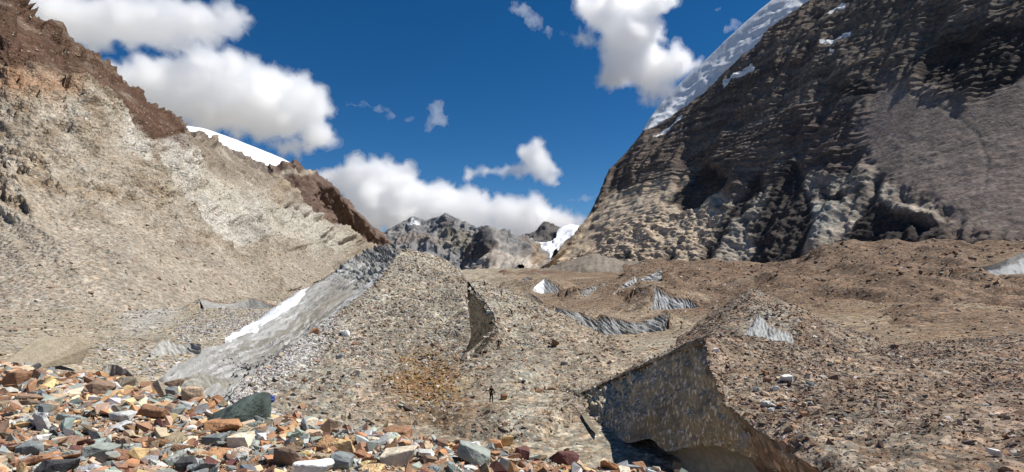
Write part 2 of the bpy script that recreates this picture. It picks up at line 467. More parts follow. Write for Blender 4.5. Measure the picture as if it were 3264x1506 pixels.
def pyramid_col(g, seed):
    px, py = proj(g)
    c = np.empty(g.shape); c[:] = (0.29, 0.262, 0.208)
    c = paint(c, 0.8 * sstep(-0.1, 0.35, fbm(g * np.array([0.22, 0.05, 0.22]), 4, seed=seed)), (0.22, 0.187, 0.145))
    c = paint(c, sstep(330, 120, np.abs(px - 1350) + 1.2 * np.abs(py - 1300) + 60 * fbm(g * 0.2, 3, seed=seed + 1)), (0.215, 0.155, 0.10))
    c = paint(c, 0.4 * sstep(180, 60, np.abs(px - 1400) + 1.4 * np.abs(py - 1200) + 50 * fbm(g * 0.2, 3, seed=seed + 2)), (0.25, 0.16, 0.06))
    c = paint(c, 0.9 * path_mask(px, py, [(760, 1230), (900, 1130), (1000, 1040)], 130), (0.43, 0.41, 0.39))
    c = paint(c, 0.55 * path_mask(px, py, [(1180, 960), (1120, 1060), (1160, 1300)], 120), (0.34, 0.30, 0.24))
    c = paint(c, 0.5 * sstep(1600, 1850, px), (0.25, 0.19, 0.135))
    return c

rows = cols_to_rows([C0, C1, C2, C3, C4], True)
g = loft(rows, 260, 300)
e = sstep(0, 0.12, np.linspace(0, 1, 260))[None, :] * np.ones((300, 1)) * sstep(1, 0.92, np.linspace(0, 1, 260))[None, :]
g = debris_relief(g, 51, 0.8, 0.1 + 0.9 * e)
SURF['pyramid'] = g
tag(grid_obj("moraine_hill", g, M_DEBRIS, pyramid_col(g, 60)), "pyramid of grey brown rubble between the ice ramp and the dark crevasse wall", "moraine hill", kind="structure")
rows = cols_to_rows([R0, R1, R2, R3, R4, R5], True)
g = loft(rows, 260, 300)
e = sstep(0, 0.05, np.linspace(0, 1, 260))[None, :] * np.ones((300, 1))
g = debris_relief(g, 51, 0.8, 0.25 + 0.75 * e)
SURF['flank'] = g
tag(grid_obj("moraine_hill", g, M_DEBRIS, pyramid_col(g, 60)), "rubble slope right of the dark crevasse wall, walked by the hikers", "moraine hill", kind="structure")

# ------------------------------------------------------------------ ice faces
def ice_face(top, bot, nu, nv, label, colf, flute=0.5, flute_n=60, seed=0, mat=None, mode='idx', bulge=0.0, rough=0.3, name="ice_cliff", ups=3.0, sk=0.35, foot=0.0, extra=None, jag=0.0):
    T = curve(top, nu, mode); B = curve(bot, nu, mode) + np.array([0, 0, -foot])
    if jag:
        ww = np.linspace(0, 1, nu)
        J = lambda k: np.stack([fbm(np.stack([ww * flute_n * 1.5, 0 * ww + k + m, 0 * ww + seed], -1), 4, seed=seed + m) for m in (1, 2, 3)], -1)
        T = T + J(3.3) * jag; B = B + J(9.7) * jag
    v = np.linspace(0, 1, nv)[:, None, None]
    g = B[None] * (1 - v) + T[None] * v
    n = normals(g)
    # normals should face the viewer
    s = np.sign(np.sum(n * -g, -1).mean()) or 1.0
    n = n * s
    u = np.linspace(0, 1, nu)[None, :]; vv = np.linspace(0, 1, nv)[:, None]
    q = np.stack(np.broadcast_arrays(u * flute_n + sk * flute_n * 0.1 * vv * ups, vv * ups + 0 * u, 0 * u + seed), -1)
    fl = ridged(q, 3, seed=seed) - 0.5
    env = sstep(0, 0.06, vv) * sstep(1, 0.96, vv)
    d = (fl * flute + fbm(g * 0.5, 4, seed=seed + 3) * rough) * (0.35 + 0.65 * env) + bulge * np.sin(vv * math.pi)
    if extra is not None: d = d + extra(u + 0 * vv, vv + 0 * u, g)
    g = g + n * d[..., None]
    # torn upper rim
    up = (T - B) / (np.linalg.norm(T - B, axis=1)[:, None] + 1e-6)
    g = g + up[None] * (sstep(0.8, 1, vv) * fbm(np.stack(np.broadcast_arrays(u * flute_n * 0.6, 0 * u, 0 * u + seed), -1), 4, seed=seed + 7) * flute * 0.9)[..., None]
    px, py = proj(g)
    o = grid_obj(name, g, mat or M_ICE, colf(px, py, u + 0 * vv, vv + 0 * u, fl, g), flip=s < 0)
    tag(o, label, "ice cliff")
    return g

ICE, ICE_D, DIRT, PALE = np.array((0.30, 0.305, 0.30)), np.array((0.17, 0.165, 0.15)), np.array((0.185, 0.14, 0.098)), np.array((0.66, 0.68, 0.70))

# the long ramp of ice left of the pyramid
A_edge = [(768, 1250, 52), (832, 1184, 63.7), (890, 1136, 71), (946, 1098, 78.7), (1071, 1006, 98.7), (1208, 898, 124.2), (1256, 856, 136), (1289, 797, 150.3)]
B_edge = [(505, 1200, 62), (647, 1119, 80), (723, 1088, 92), (850, 1032, 108), (955, 952, 130), (1056, 871, 150), (1165, 804, 166), (1258, 781, 172)]
def ramp_col(px, py, u, v, fl, g):
    c = np.empty(g.shape); c[:] = (0.285, 0.28, 0.262)
    st = lambda a, b, k, sd: fbm(np.stack([(v + 0.35 * u) * a, (u - 0.15 * v) * b, 0 * u + k], -1), 4, seed=sd)   # streaks along the fall line
    c = paint(c, 0.85 * sstep(0.2, 0.35, u + 0.2 * st(5, 3, 9, 90)) * sstep(0.80, 0.6, u) * sstep(0.12, 0.3, v + 0.25 * st(6, 4, 1, 91)) * sstep(0.95, 0.65, v), (0.165, 0.145, 0.112))
    c = paint(c, 0.7 * sstep(-0.05, 0.3, st(16, 2.2, 2, 92)), (0.40, 0.395, 0.38))
    c = paint(c, 0.7 * sstep(0.0, 0.3, st(28, 2.6, 3, 93)), (0.175, 0.16, 0.135))
    c = paint(c, 0.75 * sstep(0.08, 0.3, st(40, 4, 4, 94)), (0.47, 0.47, 0.455))
    c = paint(c, 0.7 * sstep(0.12, 0.18, v) * sstep(0.34, 0.22, v) * sstep(0.45, 0.6, u) * sstep(-0.3, 0.1, st(20, 3, 6, 96)), (0.55, 0.55, 0.55))
    c = paint(c, 0.85 * sstep(0.72, 0.92, u) * sstep(-0.1, 0.2, st(34, 2.0, 5, 95)), (0.115, 0.105, 0.09))
    c = paint(c, 0.9 * sstep(0.955, 1.0, v) * sstep(0.5, 0.7, u), (0.12, 0.09, 0.065))
    return c
RAMP = ice_face(B_edge, A_edge, 320, 120, "long fluted grey ice ramp rising from lower left to the top of the rubble pyramid", ramp_col, flute=1.3, flute_n=16, seed=5, mode='idx', rough=0.5, ups=1.2, sk=6.0, bulge=-2.4, mat=M_RAMP, jag=0.45,
                extra=lambda u, v, g: (ridged(np.stack([u * 60 + v * 5, v * 1.2, 0 * u], -1), 3, seed=97) - 0.5) * 2.6 * sstep(0.62, 0.85, u) * (0.4 + 0.6 * sstep(0, .2, v)) + fbm(np.stack([u * 9, v * 4, 0 * u], -1), 4, seed=98) * 0.7)
RIMS.append((curve(A_edge, 120, 'idx'), 0.02))
SURF['ramp'] = RAMP
c0 = RAMP[:, 0]
g = hermite(np.array([c0 + np.array([-1.5, -7, -8]), c0 + np.array([-0.5, -2.5, -2.6]), c0 + np.array([-0.1, -0.5, -0.25]), c0 + np.array([0.05, 0.05, 0])]), 16)
tag(grid_obj("ice_slope", g, M_RAMP, np.zeros(g.shape) + np.array((0.27, 0.255, 0.225))), "dirty lower end of the long ice ramp running under the near stones", "ice slope", kind="structure")
c0 = RAMP[-1]
g = hermite(np.array([c0 + np.array([1.0, -1.5, -7]), c0 + np.array([0.3, -0.4, -2]), c0 + np.array([0, 0, -0.02])]), 12)
tag(grid_obj("ice_slope", g, M_RAMP, np.zeros(g.shape) + np.array((0.22, 0.2, 0.17))), "dirty edge of the ice ramp sinking under the pyramid's rubble", "ice slope", kind="structure")
# clean white band on its far edge
W0 = [(715, 1092, 90), (770, 1078, 98), (818, 1056, 104), (884, 1004, 115), (955, 950, 130), (992, 924, 138)]
W1 = [(720, 1087, 96), (763, 1060, 106), (819, 1026, 116), (884, 981, 127), (950, 938, 140), (996, 918, 148)]
Wb = curve(W0, 90, 'idx'); Wt = curve(W1, 90, 'idx')
Wd = Wt + np.array([-2, 6, -8.0])
wt = np.array([0.15, 0.6, 1, 1, 0.25])
g = hermite(np.array([Wb + np.array([0.6, -1, -0.8]), Wb + np.array([0, 0, 0.5]), Wt, Wd]), 40)
g = g + normals(g) * (fbm(g * 0.35, 4, seed=61) * 0.7)[..., None]
c = np.empty(g.shape); c[:] = (0.80, 0.81, 0.83)
c = paint(c, 0.6 * sstep(0.0, 0.35, fbm(g * 0.35, 4, seed=62)), (0.5, 0.49, 0.47))
tag(grid_obj("snow_band", g, M_SNOW, c), "clean white snow band along the far edge of the long ice ramp", "snow band")
# rubble-covered side of the ramp that falls away behind it
B = curve(B_edge, 120, 'idx')
g = hermite(np.array([B + np.array([0.5, 0, -0.5]), B + np.array([-3, 2.0, -2.0]), B + np.array([-8, 8, -7]), B + np.array([-14, 16, -14])]), 30)
g = debris_relief(g, 64, 0.4)
c = np.empty(g.shape); c[:] = (0.27, 0.26, 0.24)
tag(grid_obj("ice_slope", g, M_ICE, c), "far side of the ice ramp falling to the valley floor", "ice slope", kind="structure")

# dark crevasse wall on the pyramid
rim = [(1474, 1150, 76.4), (1545, 1112, 80), (1579, 1045, 88), (1572, 1002, 97), (1546, 965, 110), (1512, 938, 128), (1492, 905, 152)]
foot = [(1462, 1158, 77), (1476, 1130, 80), (1496, 1092, 85), (1500, 1060, 90), (1494, 1010, 100), (1490, 960, 118), (1488, 912, 152)]
foot = [(a, b + 6, c) for a, b, c in foot]
def crev_shade_col(px, py, u, v, fl, g):
    c = np.empty(g.shape); c[:] = (0.070, 0.057, 0.040)  # dirty ice, darkened further: the wall's shade is put into the colour
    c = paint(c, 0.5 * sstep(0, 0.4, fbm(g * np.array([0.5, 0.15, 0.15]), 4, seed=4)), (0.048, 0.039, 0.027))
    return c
RIMS.append((curve(rim, 60, 'idx'), 0.02))
ice_face(rim, foot, 120, 60, "dark dirty ice wall of the curved crevasse on the central rubble pyramid", crev_shade_col, flute=0.25, flute_n=14, seed=11, rough=0.35, mat=M_DARK_ICE)

# big dirty ice face of the right front mound
FT = [(1828, 1264, 60.5), (1950, 1215, 55), (2060, 1165, 49), (2180, 1112, 43), (2254, 1086, 40), (2272, 1160, 36), (2296, 1228, 32.5), (2400, 1352, 27), (2600, 1482, 22), (2800, 1602, 19)]
FB = [(1838, 1275, 60), (1890, 1330, 52), (1945, 1375, 48), (2000, 1412, 44), (2070, 1400, 42.5), (2120, 1440, 41), (2180, 1428, 36), (2300, 1424, 32), (2440, 1490, 27), (2560, 1600, 23)]
def face_col(px, py, u, v, fl, g):
    c = np.empty(g.shape); c[:] = (0.37, 0.305, 0.205)
    c = paint(c, 0.6 * sstep(-0.05, 0.35, fbm(g * np.array([0.25, 0.25, 0.2]), 4, seed=14)), (0.44, 0.375, 0.27))
    c = paint(c, 0.8 * sstep(0.86, 0.98, v + 0.10 * fbm(np.stack([u * 40, 0 * u, 0 * u], -1), 3, seed=5)), (0.27, 0.21, 0.15))
    c = paint(c, 0.9 * in_poly(px, py, [(2370, 1370), (2400, 1385), (2360, 1440), (2335, 1430)], 8), (0.36, 0.36, 0.35))
    c = paint(c, 0.8 * in_poly(px, py, [(2430, 1480), (2520, 1450), (2560, 1510), (2470, 1530)], 14) * sstep(-0.1, .2, fbm(g * 2, 3, seed=6)), (0.36, 0.36, 0.34))
    return c
RIMS.append((curve(FT, 160, 'idx'), 0.03))
ice_face(FT, FB, 420, 130, "tall dark ice face full of pale flecks above the ice hollow at lower right", face_col, flute=0.38, flute_n=44, seed=21, rough=0.9, mat=M_DIRTY_ICE)
# hollow beneath it
NT = [(2095, 1425, 42.5), (2180, 1422, 37.5), (2300, 1418, 33.5), (2440, 1484, 28.5), (2570, 1600, 24.5)]
NB = [(2150, 1520, 38.5), (2210, 1545, 35), (2330, 1560, 32.5), (2450, 1590, 28), (2570, 1680, 24)]
def hollow_col(px, py, u, v, fl, g):
    c = np.empty(g.shape); c[:] = (0.38, 0.345, 0.27)
    return paint(c, 0.6 * sstep(0, .4, fbm(g * np.array([0.6, 0.6, 0.1]), 3, seed=7)), (0.28, 0.27, 0.225))
ice_face(NT, NB, 120, 50, "smooth grey ice hollow undercut below the flecked ice face", hollow_col, flute=0.06, flute_n=10, seed=25, rough=0.12, bulge=-1.2, name="ice_hollow")

# ------------------------------------------------------------------ right front mound
K0 = [(2800, 1602, 19), (2600, 1480, 22), (2400, 1350, 27), (2292, 1222, 32.4), (2256, 1084, 40), (2190, 1120, 54)]
K1 = [(2950, 1570, 18), (2760, 1420, 23), (2560, 1290, 29), (2430, 1170, 36), (2330, 1082, 46), (2290, 1115, 62)]
K2 = [(3250, 1560, 16.5), (3000, 1400, 22), (2780, 1280, 29), (2620, 1170, 38), (2450, 1098, 52), (2440, 1120, 70)]
K3 = [(3600, 1540, 15), (3300, 1380, 22), (3050, 1260, 31), (2850, 1165, 42), (2640, 1120, 60), (2660, 1140, 82)]
K4 = [(4200, 1500, 15), (3800, 1330, 23), (3500, 1200, 34), (3200, 1120, 48), (2950, 1090, 68), (2950, 1110, 90)]
K5 = [(5000, 1500, 15), (4500, 1330, 23), (4100, 1200, 34), (3800, 1110, 48), (3500, 1060, 68), (3400, 1060, 95)]
rows = [np.array([P(*K0[i]) + np.array([0.9, 0.3, -3.0])] + [P(*k[i]) for k in (K0, K1, K2, K3, K4, K5)]) for i in range(6)]
rows.append(rows[-1] + np.array([0, 25, -9]))
g = loft(rows, 360, 330)
e = sstep(1 / 6, 1 / 6 + 0.05, np.linspace(0, 1, 360))[None, :] * np.ones((330, 1))
g = debris_relief(g, 101, 0.55, 0.2 + 0.8 * e)
eu = np.exp(-np.abs(np.arange(360) - 60) / 5.0)[None, :, None]
g = g + eu * np.array([-0.35, 0, 0.05]) + (eu * np.stack([fbm(g * 0.9, 4, seed=105), 0 * g[..., 0], fbm(g * 0.9, 4, seed=106)], -1)) * 0.7
# the far left edge falls to the floor behind the big ice face
SURF['right'] = g
px, py = proj(g)
c = np.empty(g.shape); c[:] = (0.225, 0.17, 0.125)
c = paint(c, 0.8 * sstep(-0.1, 0.35, fbm(g * 0.12, 4, seed=104)), (0.265, 0.22, 0.165))
c = paint(c, 0.6 * sstep(2900, 3300, px), (0.205, 0.145, 0.11))
tag(grid_obj("moraine_hill", g, M_DEBRIS, c), "stony brown mound at right above the flecked ice face", "moraine hill", kind="structure")
# back slope of the ice face towards the valley floor (its debris-covered rear)
E0 = [(1828, 1266, 60.2), (1950, 1217, 54.6), (2060, 1167, 48.6), (2180, 1114, 42.6), (2262, 1088, 39.6)]
E0b = [(1828, 1259, 61), (1950, 1210, 55.6), (2060, 1160, 49.6), (2180, 1107, 43.6), (2258, 1082, 40.6)]
E1 = [(1860, 1245, 66), (1975, 1195, 62), (2080, 1150, 58), (2180, 1112, 54), (2270, 1090, 50)]
E2 = [(1930, 1215, 74), (2040, 1170, 72), (2130, 1140, 70), (2220, 1120, 68), (2300, 1112, 66)]
E3 = [(1980, 1200, 82), (2090, 1165, 82), (2170, 1150, 82), (2260, 1140, 82), (2340, 1135, 82)]
g = loft([E0, E0b, E1, E2, E3], 160, 80, 'idx')
g = debris_relief(g, 111, 0.3)
SURF['lip'] = g
c = np.empty(g.shape); c[:] = (0.25, 0.205, 0.155)
tag(grid_obj("debris_cap", g, M_DEBRIS, c), "smooth gravelly shoulder along the top of the flecked ice face", "debris cap", kind="structure")

# second hummock with a small grey ice face
H0 = [(2150, 1110, 82), (2260, 1115, 74), (2400, 1130, 68), (2560, 1150, 64), (2760, 1190, 60), (2960, 1250, 58)]
H1 = [(2200, 1050, 90), (2290, 1030, 82), (2400, 1050, 76), (2560, 1080, 72), (2740, 1120, 68), (2920, 1180, 64)]
H2 = [(2290, 990, 98), (2345, 960, 92), (2410, 960, 86), (2540, 1010, 80), (2700, 1070, 75), (2900, 1150, 69)]
H3 = [(2370, 945, 104), (2385, 932, 98), (2405, 926, 94), (2550, 985, 86), (2710, 1062, 79), (2920, 1160, 71)]
H4 = [(2400, 965, 112), (2420, 955, 108), (2450, 958, 104), (2620, 1030, 96), (2800, 1110, 88), (3000, 1200, 80)]
H5 = [(2440, 1030, 124), (2470, 1020, 120), (2520, 1040, 116), (2700, 1100, 108), (2880, 1190, 98), (3080, 1280, 90)]
g = loft([H0, H1, H2, H3, H4, H5], 220, 170, 'idx')
g = debris_relief(g, 121, 0.6)
SURF['hummock'] = g
c = np.empty(g.shape); c[:] = (0.235, 0.19, 0.145)
c = paint(c, 0.7 * sstep(0, .35, fbm(g * 0.15, 4, seed=123)), (0.19, 0.13, 0.09))
px, py = proj(g)
c = paint(c, 0.8 * in_poly(px, py, [(2360, 1040), (2420, 960), (2500, 1000), (2540, 1060), (2420, 1100)], 30), (0.29, 0.265, 0.22))
tag(grid_obj("moraine_hill", g, M_DEBRIS, c), "pointed rubble hummock behind the right mound with a small ice face", "moraine hill", kind="structure")
def plain_ice(base, dark, pale, seed, rim=0.9, palew=0.5):
    def f(px, py, u, v, fl, g):
        c = np.empty(g.shape); c[:] = base
        k = fbm(np.stack([u * 22 + v * 5, v * 2.2, 0 * u + seed], -1), 4, seed=seed)
        c = paint(c, 0.9 * sstep(0.0, 0.3, k), dark)
        c = paint(c, palew * sstep(0.02, 0.32, -k), pale)
        c = paint(c, 0.9 * sstep(rim - 0.03, rim + 0.06, v + 0.14 * fbm(np.stack([u * 30, 0 * u, 0 * u], -1), 4, seed=seed + 1)), DIRT)
        return c
    return f
ice_face([(2385, 1052, 75.5), (2420, 1000, 79), (2450, 1035, 75), (2490, 1050, 73), (2520, 1062, 72), (2528, 1075, 71.5)],
         [(2372, 1068, 70.5), (2400, 1082, 69.5), (2440, 1096, 68.5), (2480, 1104, 68), (2515, 1112, 67.5), (2530, 1116, 67.3)], 90, 36,
         "small pale grey ice face on the pointed hummock behind the right mound", plain_ice((0.33, 0.335, 0.32), ICE_D, (0.42, 0.43, 0.42), 31), flute=0.35, flute_n=16, seed=31)

# ------------------------------------------------------------------ brown debris hill on the right
B0 = [(1900, 1060, 150), (2100, 1060, 130), (2400, 1110, 112), (2700, 1170, 96), (3000, 1130, 86), (3300, 1090, 82), (3800, 1040, 78), (4600, 1000, 76)]
B1 = [(1950, 985, 175), (2150, 975, 165), (2400, 980, 150), (2700, 1010, 130), (3000, 960, 118), (3300, 950, 112), (3800, 900, 105), (4600, 860, 100)]
B2 = [(1990, 905, 260), (2160, 900, 230), (2400, 905, 200), (2700, 890, 175), (3000, 860, 160), (3300, 870, 150), (3800, 820, 140), (4600, 780, 135)]
B3 = [(1990, 862, 420), (2060, 838, 400), (2150, 850, 370), (2300, 846, 330), (2380, 858, 300), (2470, 864, 270), (2540, 848, 255), (2630, 806, 240), (2700, 792, 230), (2800, 801, 222), (2900, 800, 214), (3000, 789, 208),
      (3130, 800, 200), (3300, 790, 195), (3800, 720, 190), (4600, 640, 185)]
B4 = [(1990, 858, 470), (2160, 856, 430), (2400, 872, 345), (2700, 806, 262), (3000, 800, 240), (3300, 800, 225), (3800, 740, 215), (4600, 650, 210)]
B5 = [(1990, 880, 560), (2160, 880, 520), (2400, 905, 430), (2700, 880, 340), (3000, 860, 310), (3300, 850, 290), (3800, 820, 280), (4600, 760, 270)]
g = loft([B0, B1, B2, B3, B4, B5], 340, 230)
n = normals(g)
d = fbm(g * 0.035, 4, seed=131) * 2.4 + fbm(g * 0.22, 5, seed=135) * 0.8
g = g + n * (d * np.clip(g[..., 1] / 170, 0.5, 1.6))[..., None] * 1.0 + (n * ((ridged(g * np.array([0.018, 0.012, 0.0]), 3, seed=132) - 0.5) * 9)[..., None])
SURF['brown'] = g
px, py = proj(g)
c = np.empty(g.shape); c[:] = (0.165, 0.116, 0.080)
c = paint(c, 0.8 * sstep(-0.05, 0.4, fbm(g * 0.06, 5, seed=137)), (0.215, 0.155, 0.112))
c = paint(c, 0.7 * sstep(0.0, 0.4, fbm(g * 0.05 + 9, 5, seed=138)) * sstep(2550, 2300, px), (0.25, 0.20, 0.145))
c = paint(c, 0.6 * sstep(0.05, 0.4, fbm(g * 0.09 + 4, 5, seed=139)) * sstep(900, 1050, py), (0.23, 0.18, 0.135))
OB["brown"] = tag(grid_obj("moraine_hill", g, M_DEBRIS, c), "broad smooth reddish brown debris hill below the dark mountain at right", "moraine hill", kind="structure")

# ------------------------------------------------------------------ ice cliffs out on the glacier
BR = (0.215, 0.155, 0.105)
def seat(top, bot, names, lean=0.35):
    """put an ice face where the ground it rises from is: foot on the ground, rim a little behind it, ledge running back to the ground"""
    sm = lambda a: np.convolve(np.pad(a, 1, mode='edge'), [0.25, 0.5, 0.25], 'valid')
    xb = np.array([q[0] for q in bot], float); yb = np.array([q[1] for q in bot], float)
    Yb = np.array([ground_at(x, y, names, 5)[0][1] for x, y in zip(xb, yb)])
    sl = np.clip(np.polyfit(xb, Yb, 1)[0], -0.05 * Yb.mean() / F, 0.7 * Yb.mean() / F)      # strike kept facing the valley
    fit = Yb.mean() + sl * (xb - xb.mean())
    Yb = 0.12 * sm(sm(Yb)) + 0.88 * fit
    xt = np.array([q[0] for q in top], float); yt = np.array([q[1] for q in top], float)
    Yg = sm(np.array([ground_at(x, y, names, 5)[0][1] for x, y in zip(xt, yt)]))
    o = np.argsort(xb)
    Yf = np.interp(xt, xb[o], Yb[o]); yf = np.interp(xt, xb[o], yb[o])
    Yt = Yf * (1 + lean * np.maximum(yf - yt, 2) / F)
    return list(zip(xt, yt, Yt)), list(zip(xb, yb, Yb)), np.maximum(Yg, Yt + 3)

def cliff(top, bot, label, base, dark, pale, seed, nu=130, nv=44, flute=0.9, fn=26, cap=True, rim=0.86, palew=0.6, rough=0.4, names=('base', 'brown'), lean=1.3, colf=None, sk=1.5):
    top, bot, Yg = seat(top, bot, names, lean)
    ice_face(top, bot, nu, nv, label, colf or plain_ice(base, dark, pale, seed, rim, palew), flute=flute * 0.55, flute_n=fn, seed=seed, mode='idx', rough=rough * 0.5, sk=sk, foot=2.0)
    if cap:
        T = curve(top, 90, 'idx')
        RAISE.append((curve(top, 50, 'idx'), seed))
        g = hermite(np.array([T + np.array([0, 0.03, 0.02]), T + np.array([0, 0.5, 0.06]), T + np.array([0, 2.5, 0.05]), T + np.array([0, 6.0, -0.7]), T + np.array([0, 9.0, -3])]), 24)
        g[..., 2] += fbm(g * 0.4, 3, seed=seed) * 0.25 * np.linspace(0, 1, 24)[:, None]
        c = np.empty(g.shape); c[:] = BR
        c = paint(c, 0.6 * sstep(0, .4, fbm(g * 0.2, 4, seed=seed + 1)), np.array(BR) * 0.8)
        tag(grid_obj("debris_cap", g, M_DEBRIS, c), "brown rubble ledge on top of the " + label.split(" ice")[0] + " ice", "debris cap", kind="structure")
GI, GD, GP = (0.30, 0.30, 0.28), (0.17, 0.16, 0.135), (0.46, 0.465, 0.455)
cliff([(1766, 978, 133), (1800, 985, 130), (1850, 997, 126), (1900, 1020, 123), (1918, 1005, 121), (1950, 1012, 120), (1985, 1020, 119), (2030, 1026, 118), (2080, 1012, 117), (2115, 1002, 116), (2130, 992, 116)],
      [(1790, 1010, 122), (1815, 1040, 119), (1845, 1060, 116), (1880, 1078, 112), (1905, 1086, 110), (1940, 1090, 109), (1980, 1090, 109), (2020, 1090, 109), (2060, 1090, 109), (2095, 1088, 109), (2118, 1072, 111)],
      "wide grey fluted ice cliff in the hollow behind the rubble flank", GI, GD, GP, 41, nu=260, flute=1.3, fn=34, rim=0.9, names=('base',))
cliff([(2078, 911, 172), (2092, 912, 172), (2110, 925, 170), (2150, 945, 167), (2195, 952, 164), (2215, 965, 162), (2232, 978, 160)],
      [(2066, 975, 160), (2072, 992, 156), (2090, 1002, 154), (2120, 1004, 152), (2160, 995, 153), (2195, 990, 155), (2228, 985, 157)],
      "broad grey ice cliff with a bright lower left edge below the brown slope", (0.36, 0.36, 0.345), (0.24, 0.23, 0.205), (0.62, 0.63, 0.63), 43, nu=180, fn=24)
cliff([(1950, 938, 205), (1985, 905, 212), (2020, 882, 220), (2042, 885, 222), (2075, 872, 228), (2108, 858, 236)],
      [(1938, 966, 192), (1965, 958, 194), (2000, 945, 198), (2035, 925, 204), (2068, 900, 214), (2112, 870, 228)],
      "long streaked ice cliff slanting up right in the middle of the glacier", (0.36, 0.355, 0.34), (0.15, 0.135, 0.115), (0.70, 0.71, 0.72), 45, nu=180, flute=1.6, fn=22, palew=0.9)
cliff([(1846, 920, 226), (1856, 922, 222), (1880, 912, 226), (1905, 905, 230), (1930, 898, 236)],
      [(1836, 956, 208), (1855, 956, 208), (1880, 950, 210), (1905, 944, 212), (1925, 930, 218)],
      "low dark streaked ice cliff between the white fin and the slanting cliff", (0.25, 0.24, 0.22), (0.13, 0.115, 0.095), (0.42, 0.42, 0.41), 47, fn=18, flute=1.2)
def fin_lit_col(px, py, u, v, fl, g):
    c = plain_ice((0.32, 0.32, 0.305), (0.22, 0.22, 0.20), (0.42, 0.42, 0.415), 49, 0.93, 0.6)(px, py, u, v, fl, g)
    return paint(c, sstep(1736, 1732, px + 3 * fl) * sstep(0.97, 0.88, v), (0.82, 0.83, 0.84))  # sunlit left side painted white, as the face itself is flat
cliff([(1700, 918), (1708, 909), (1720, 899), (1734, 887), (1750, 895), (1770, 908), (1790, 925), (1815, 932)],
      [(1696, 924), (1706, 930), (1720, 938), (1734, 942), (1752, 941), (1770, 941), (1790, 941), (1814, 940)],
      "pointed ice fin, white on its left and grey on its right, beyond the rubble flank", None, None, None, 49, nu=150, fn=16, flute=0.8, lean=1.8, colf=fin_lit_col)
cliff([(1658, 898, 262), (1672, 886, 264), (1686, 884, 264), (1700, 898, 260), (1702, 912, 256)],
      [(1660, 902, 244), (1672, 910, 243), (1684, 914, 242), (1696, 914, 242), (1703, 916, 242)],
      "small dark ice cliff just left of the pointed white fin", (0.26, 0.27, 0.26), (0.14, 0.14, 0.125), (0.40, 0.41, 0.40), 55, nu=60, fn=10, flute=0.8)
cliff([(1672, 942, 168), (1690, 935, 168), (1708, 945, 164), (1730, 965, 156), (1745, 978, 150)],
      [(1676, 955, 160), (1692, 960, 157), (1712, 968, 153), (1732, 980, 148), (1744, 984, 147)],
      "little sandy ice bank on the crest of the rubble flank", (0.25, 0.22, 0.17), (0.16, 0.13, 0.095), (0.3, 0.28, 0.23), 57, nu=60, nv=24, fn=8, flute=0.4, cap=False)
cliff([(635, 952, 185), (690, 966, 180), (740, 968, 180), (790, 955, 184), (820, 958, 184), (880, 978, 178)],
      [(650, 965, 172), (700, 990, 164), (745, 1000, 160), (790, 996, 162), (825, 985, 166), (885, 984, 168)],
      "shallow curved grey ice bank at the foot of the pale left hillside", (0.34, 0.325, 0.295), (0.24, 0.22, 0.185), (0.42, 0.41, 0.39), 59, fn=10, flute=0.12, rim=1.3, rough=0.15, lean=3.0)
cliff([(478, 1118, 78), (500, 1095, 81), (522, 1080, 83), (560, 1096, 82), (600, 1094, 83), (642, 1098, 83)],
      [(482, 1130, 74), (505, 1150, 71), (535, 1164, 69), (570, 1162, 70), (600, 1150, 72), (640, 1112, 78)],
      "low grey ice bank beside the lower left end of the long ramp", (0.36, 0.35, 0.32), (0.24, 0.225, 0.195), (0.5, 0.5, 0.48), 61, fn=9, flute=0.5, rim=0.95, cap=False, names=('base',))
cliff([(575, 1212, 50), (640, 1186, 52), (690, 1204, 51), (740, 1212, 51), (770, 1220, 50)],
      [(570, 1222, 47), (640, 1214, 47), (690, 1228, 46), (740, 1236, 46), (772, 1248, 46)],
      "dirty grey ice lip at the toe of the long ramp", (0.32, 0.30, 0.255), (0.22, 0.20, 0.165), (0.40, 0.385, 0.35), 63, nu=80, nv=24, fn=8, flute=0.25, rim=1.2, cap=False, names=('base', 'mound'))
cliff([(328, 1186, 47), (345, 1162, 49), (370, 1164, 49), (400, 1178, 49), (428, 1196, 48)],
      [(326, 1192, 45), (345, 1192, 45), (370, 1194, 45), (400, 1200, 45), (430, 1206, 45)],
      "dirty grey ice knob showing above the near stones at left", (0.30, 0.275, 0.235), (0.22, 0.20, 0.165), (0.36, 0.345, 0.305), 65, nu=60, nv=24, fn=5, flute=0.2, rim=1.2, cap=False, names=('base', 'mound'))
# small slot in the gravel at left of the flecked face
ice_face([(1838, 1280, 57), (1862, 1308, 54), (1885, 1345, 50), (1905, 1375, 47)], [(1832, 1284, 56), (1850, 1316, 52.5), (1875, 1358, 48.4), (1904, 1388, 45.4)], 50, 14,
         "narrow dark ice slot in the gravel left of the flecked ice face", lambda px, py, u, v, fl, g: np.zeros(g.shape) + np.array((0.19, 0.16, 0.115)), flute=0.1, flute_n=8, seed=67, rough=0.1)

# ice pool cliff cut into the brown hill at the right edge
cliff([(3118, 852), (3160, 846), (3215, 824), (3264, 804), (3330, 790)], [(3122, 862), (3165, 900), (3215, 922), (3270, 918), (3340, 910)],
      "grey ice wall under a dark lip at the right edge on the brown hill", None, None, None, 35, nu=90, nv=50, flute=0.3, fn=12, names=('brown',), lean=1.8,
      colf=lambda px, py, u, v, fl, g: paint(paint(np.zeros(g.shape) + np.array((0.30, 0.305, 0.30)), sstep(0.70, 0.8, v - 0.10 * u + 0.1 * fbm(g * 0.4, 3, seed=3)), (0.05, 0.045, 0.04)), sstep(0.03, 0, u), DIRT))
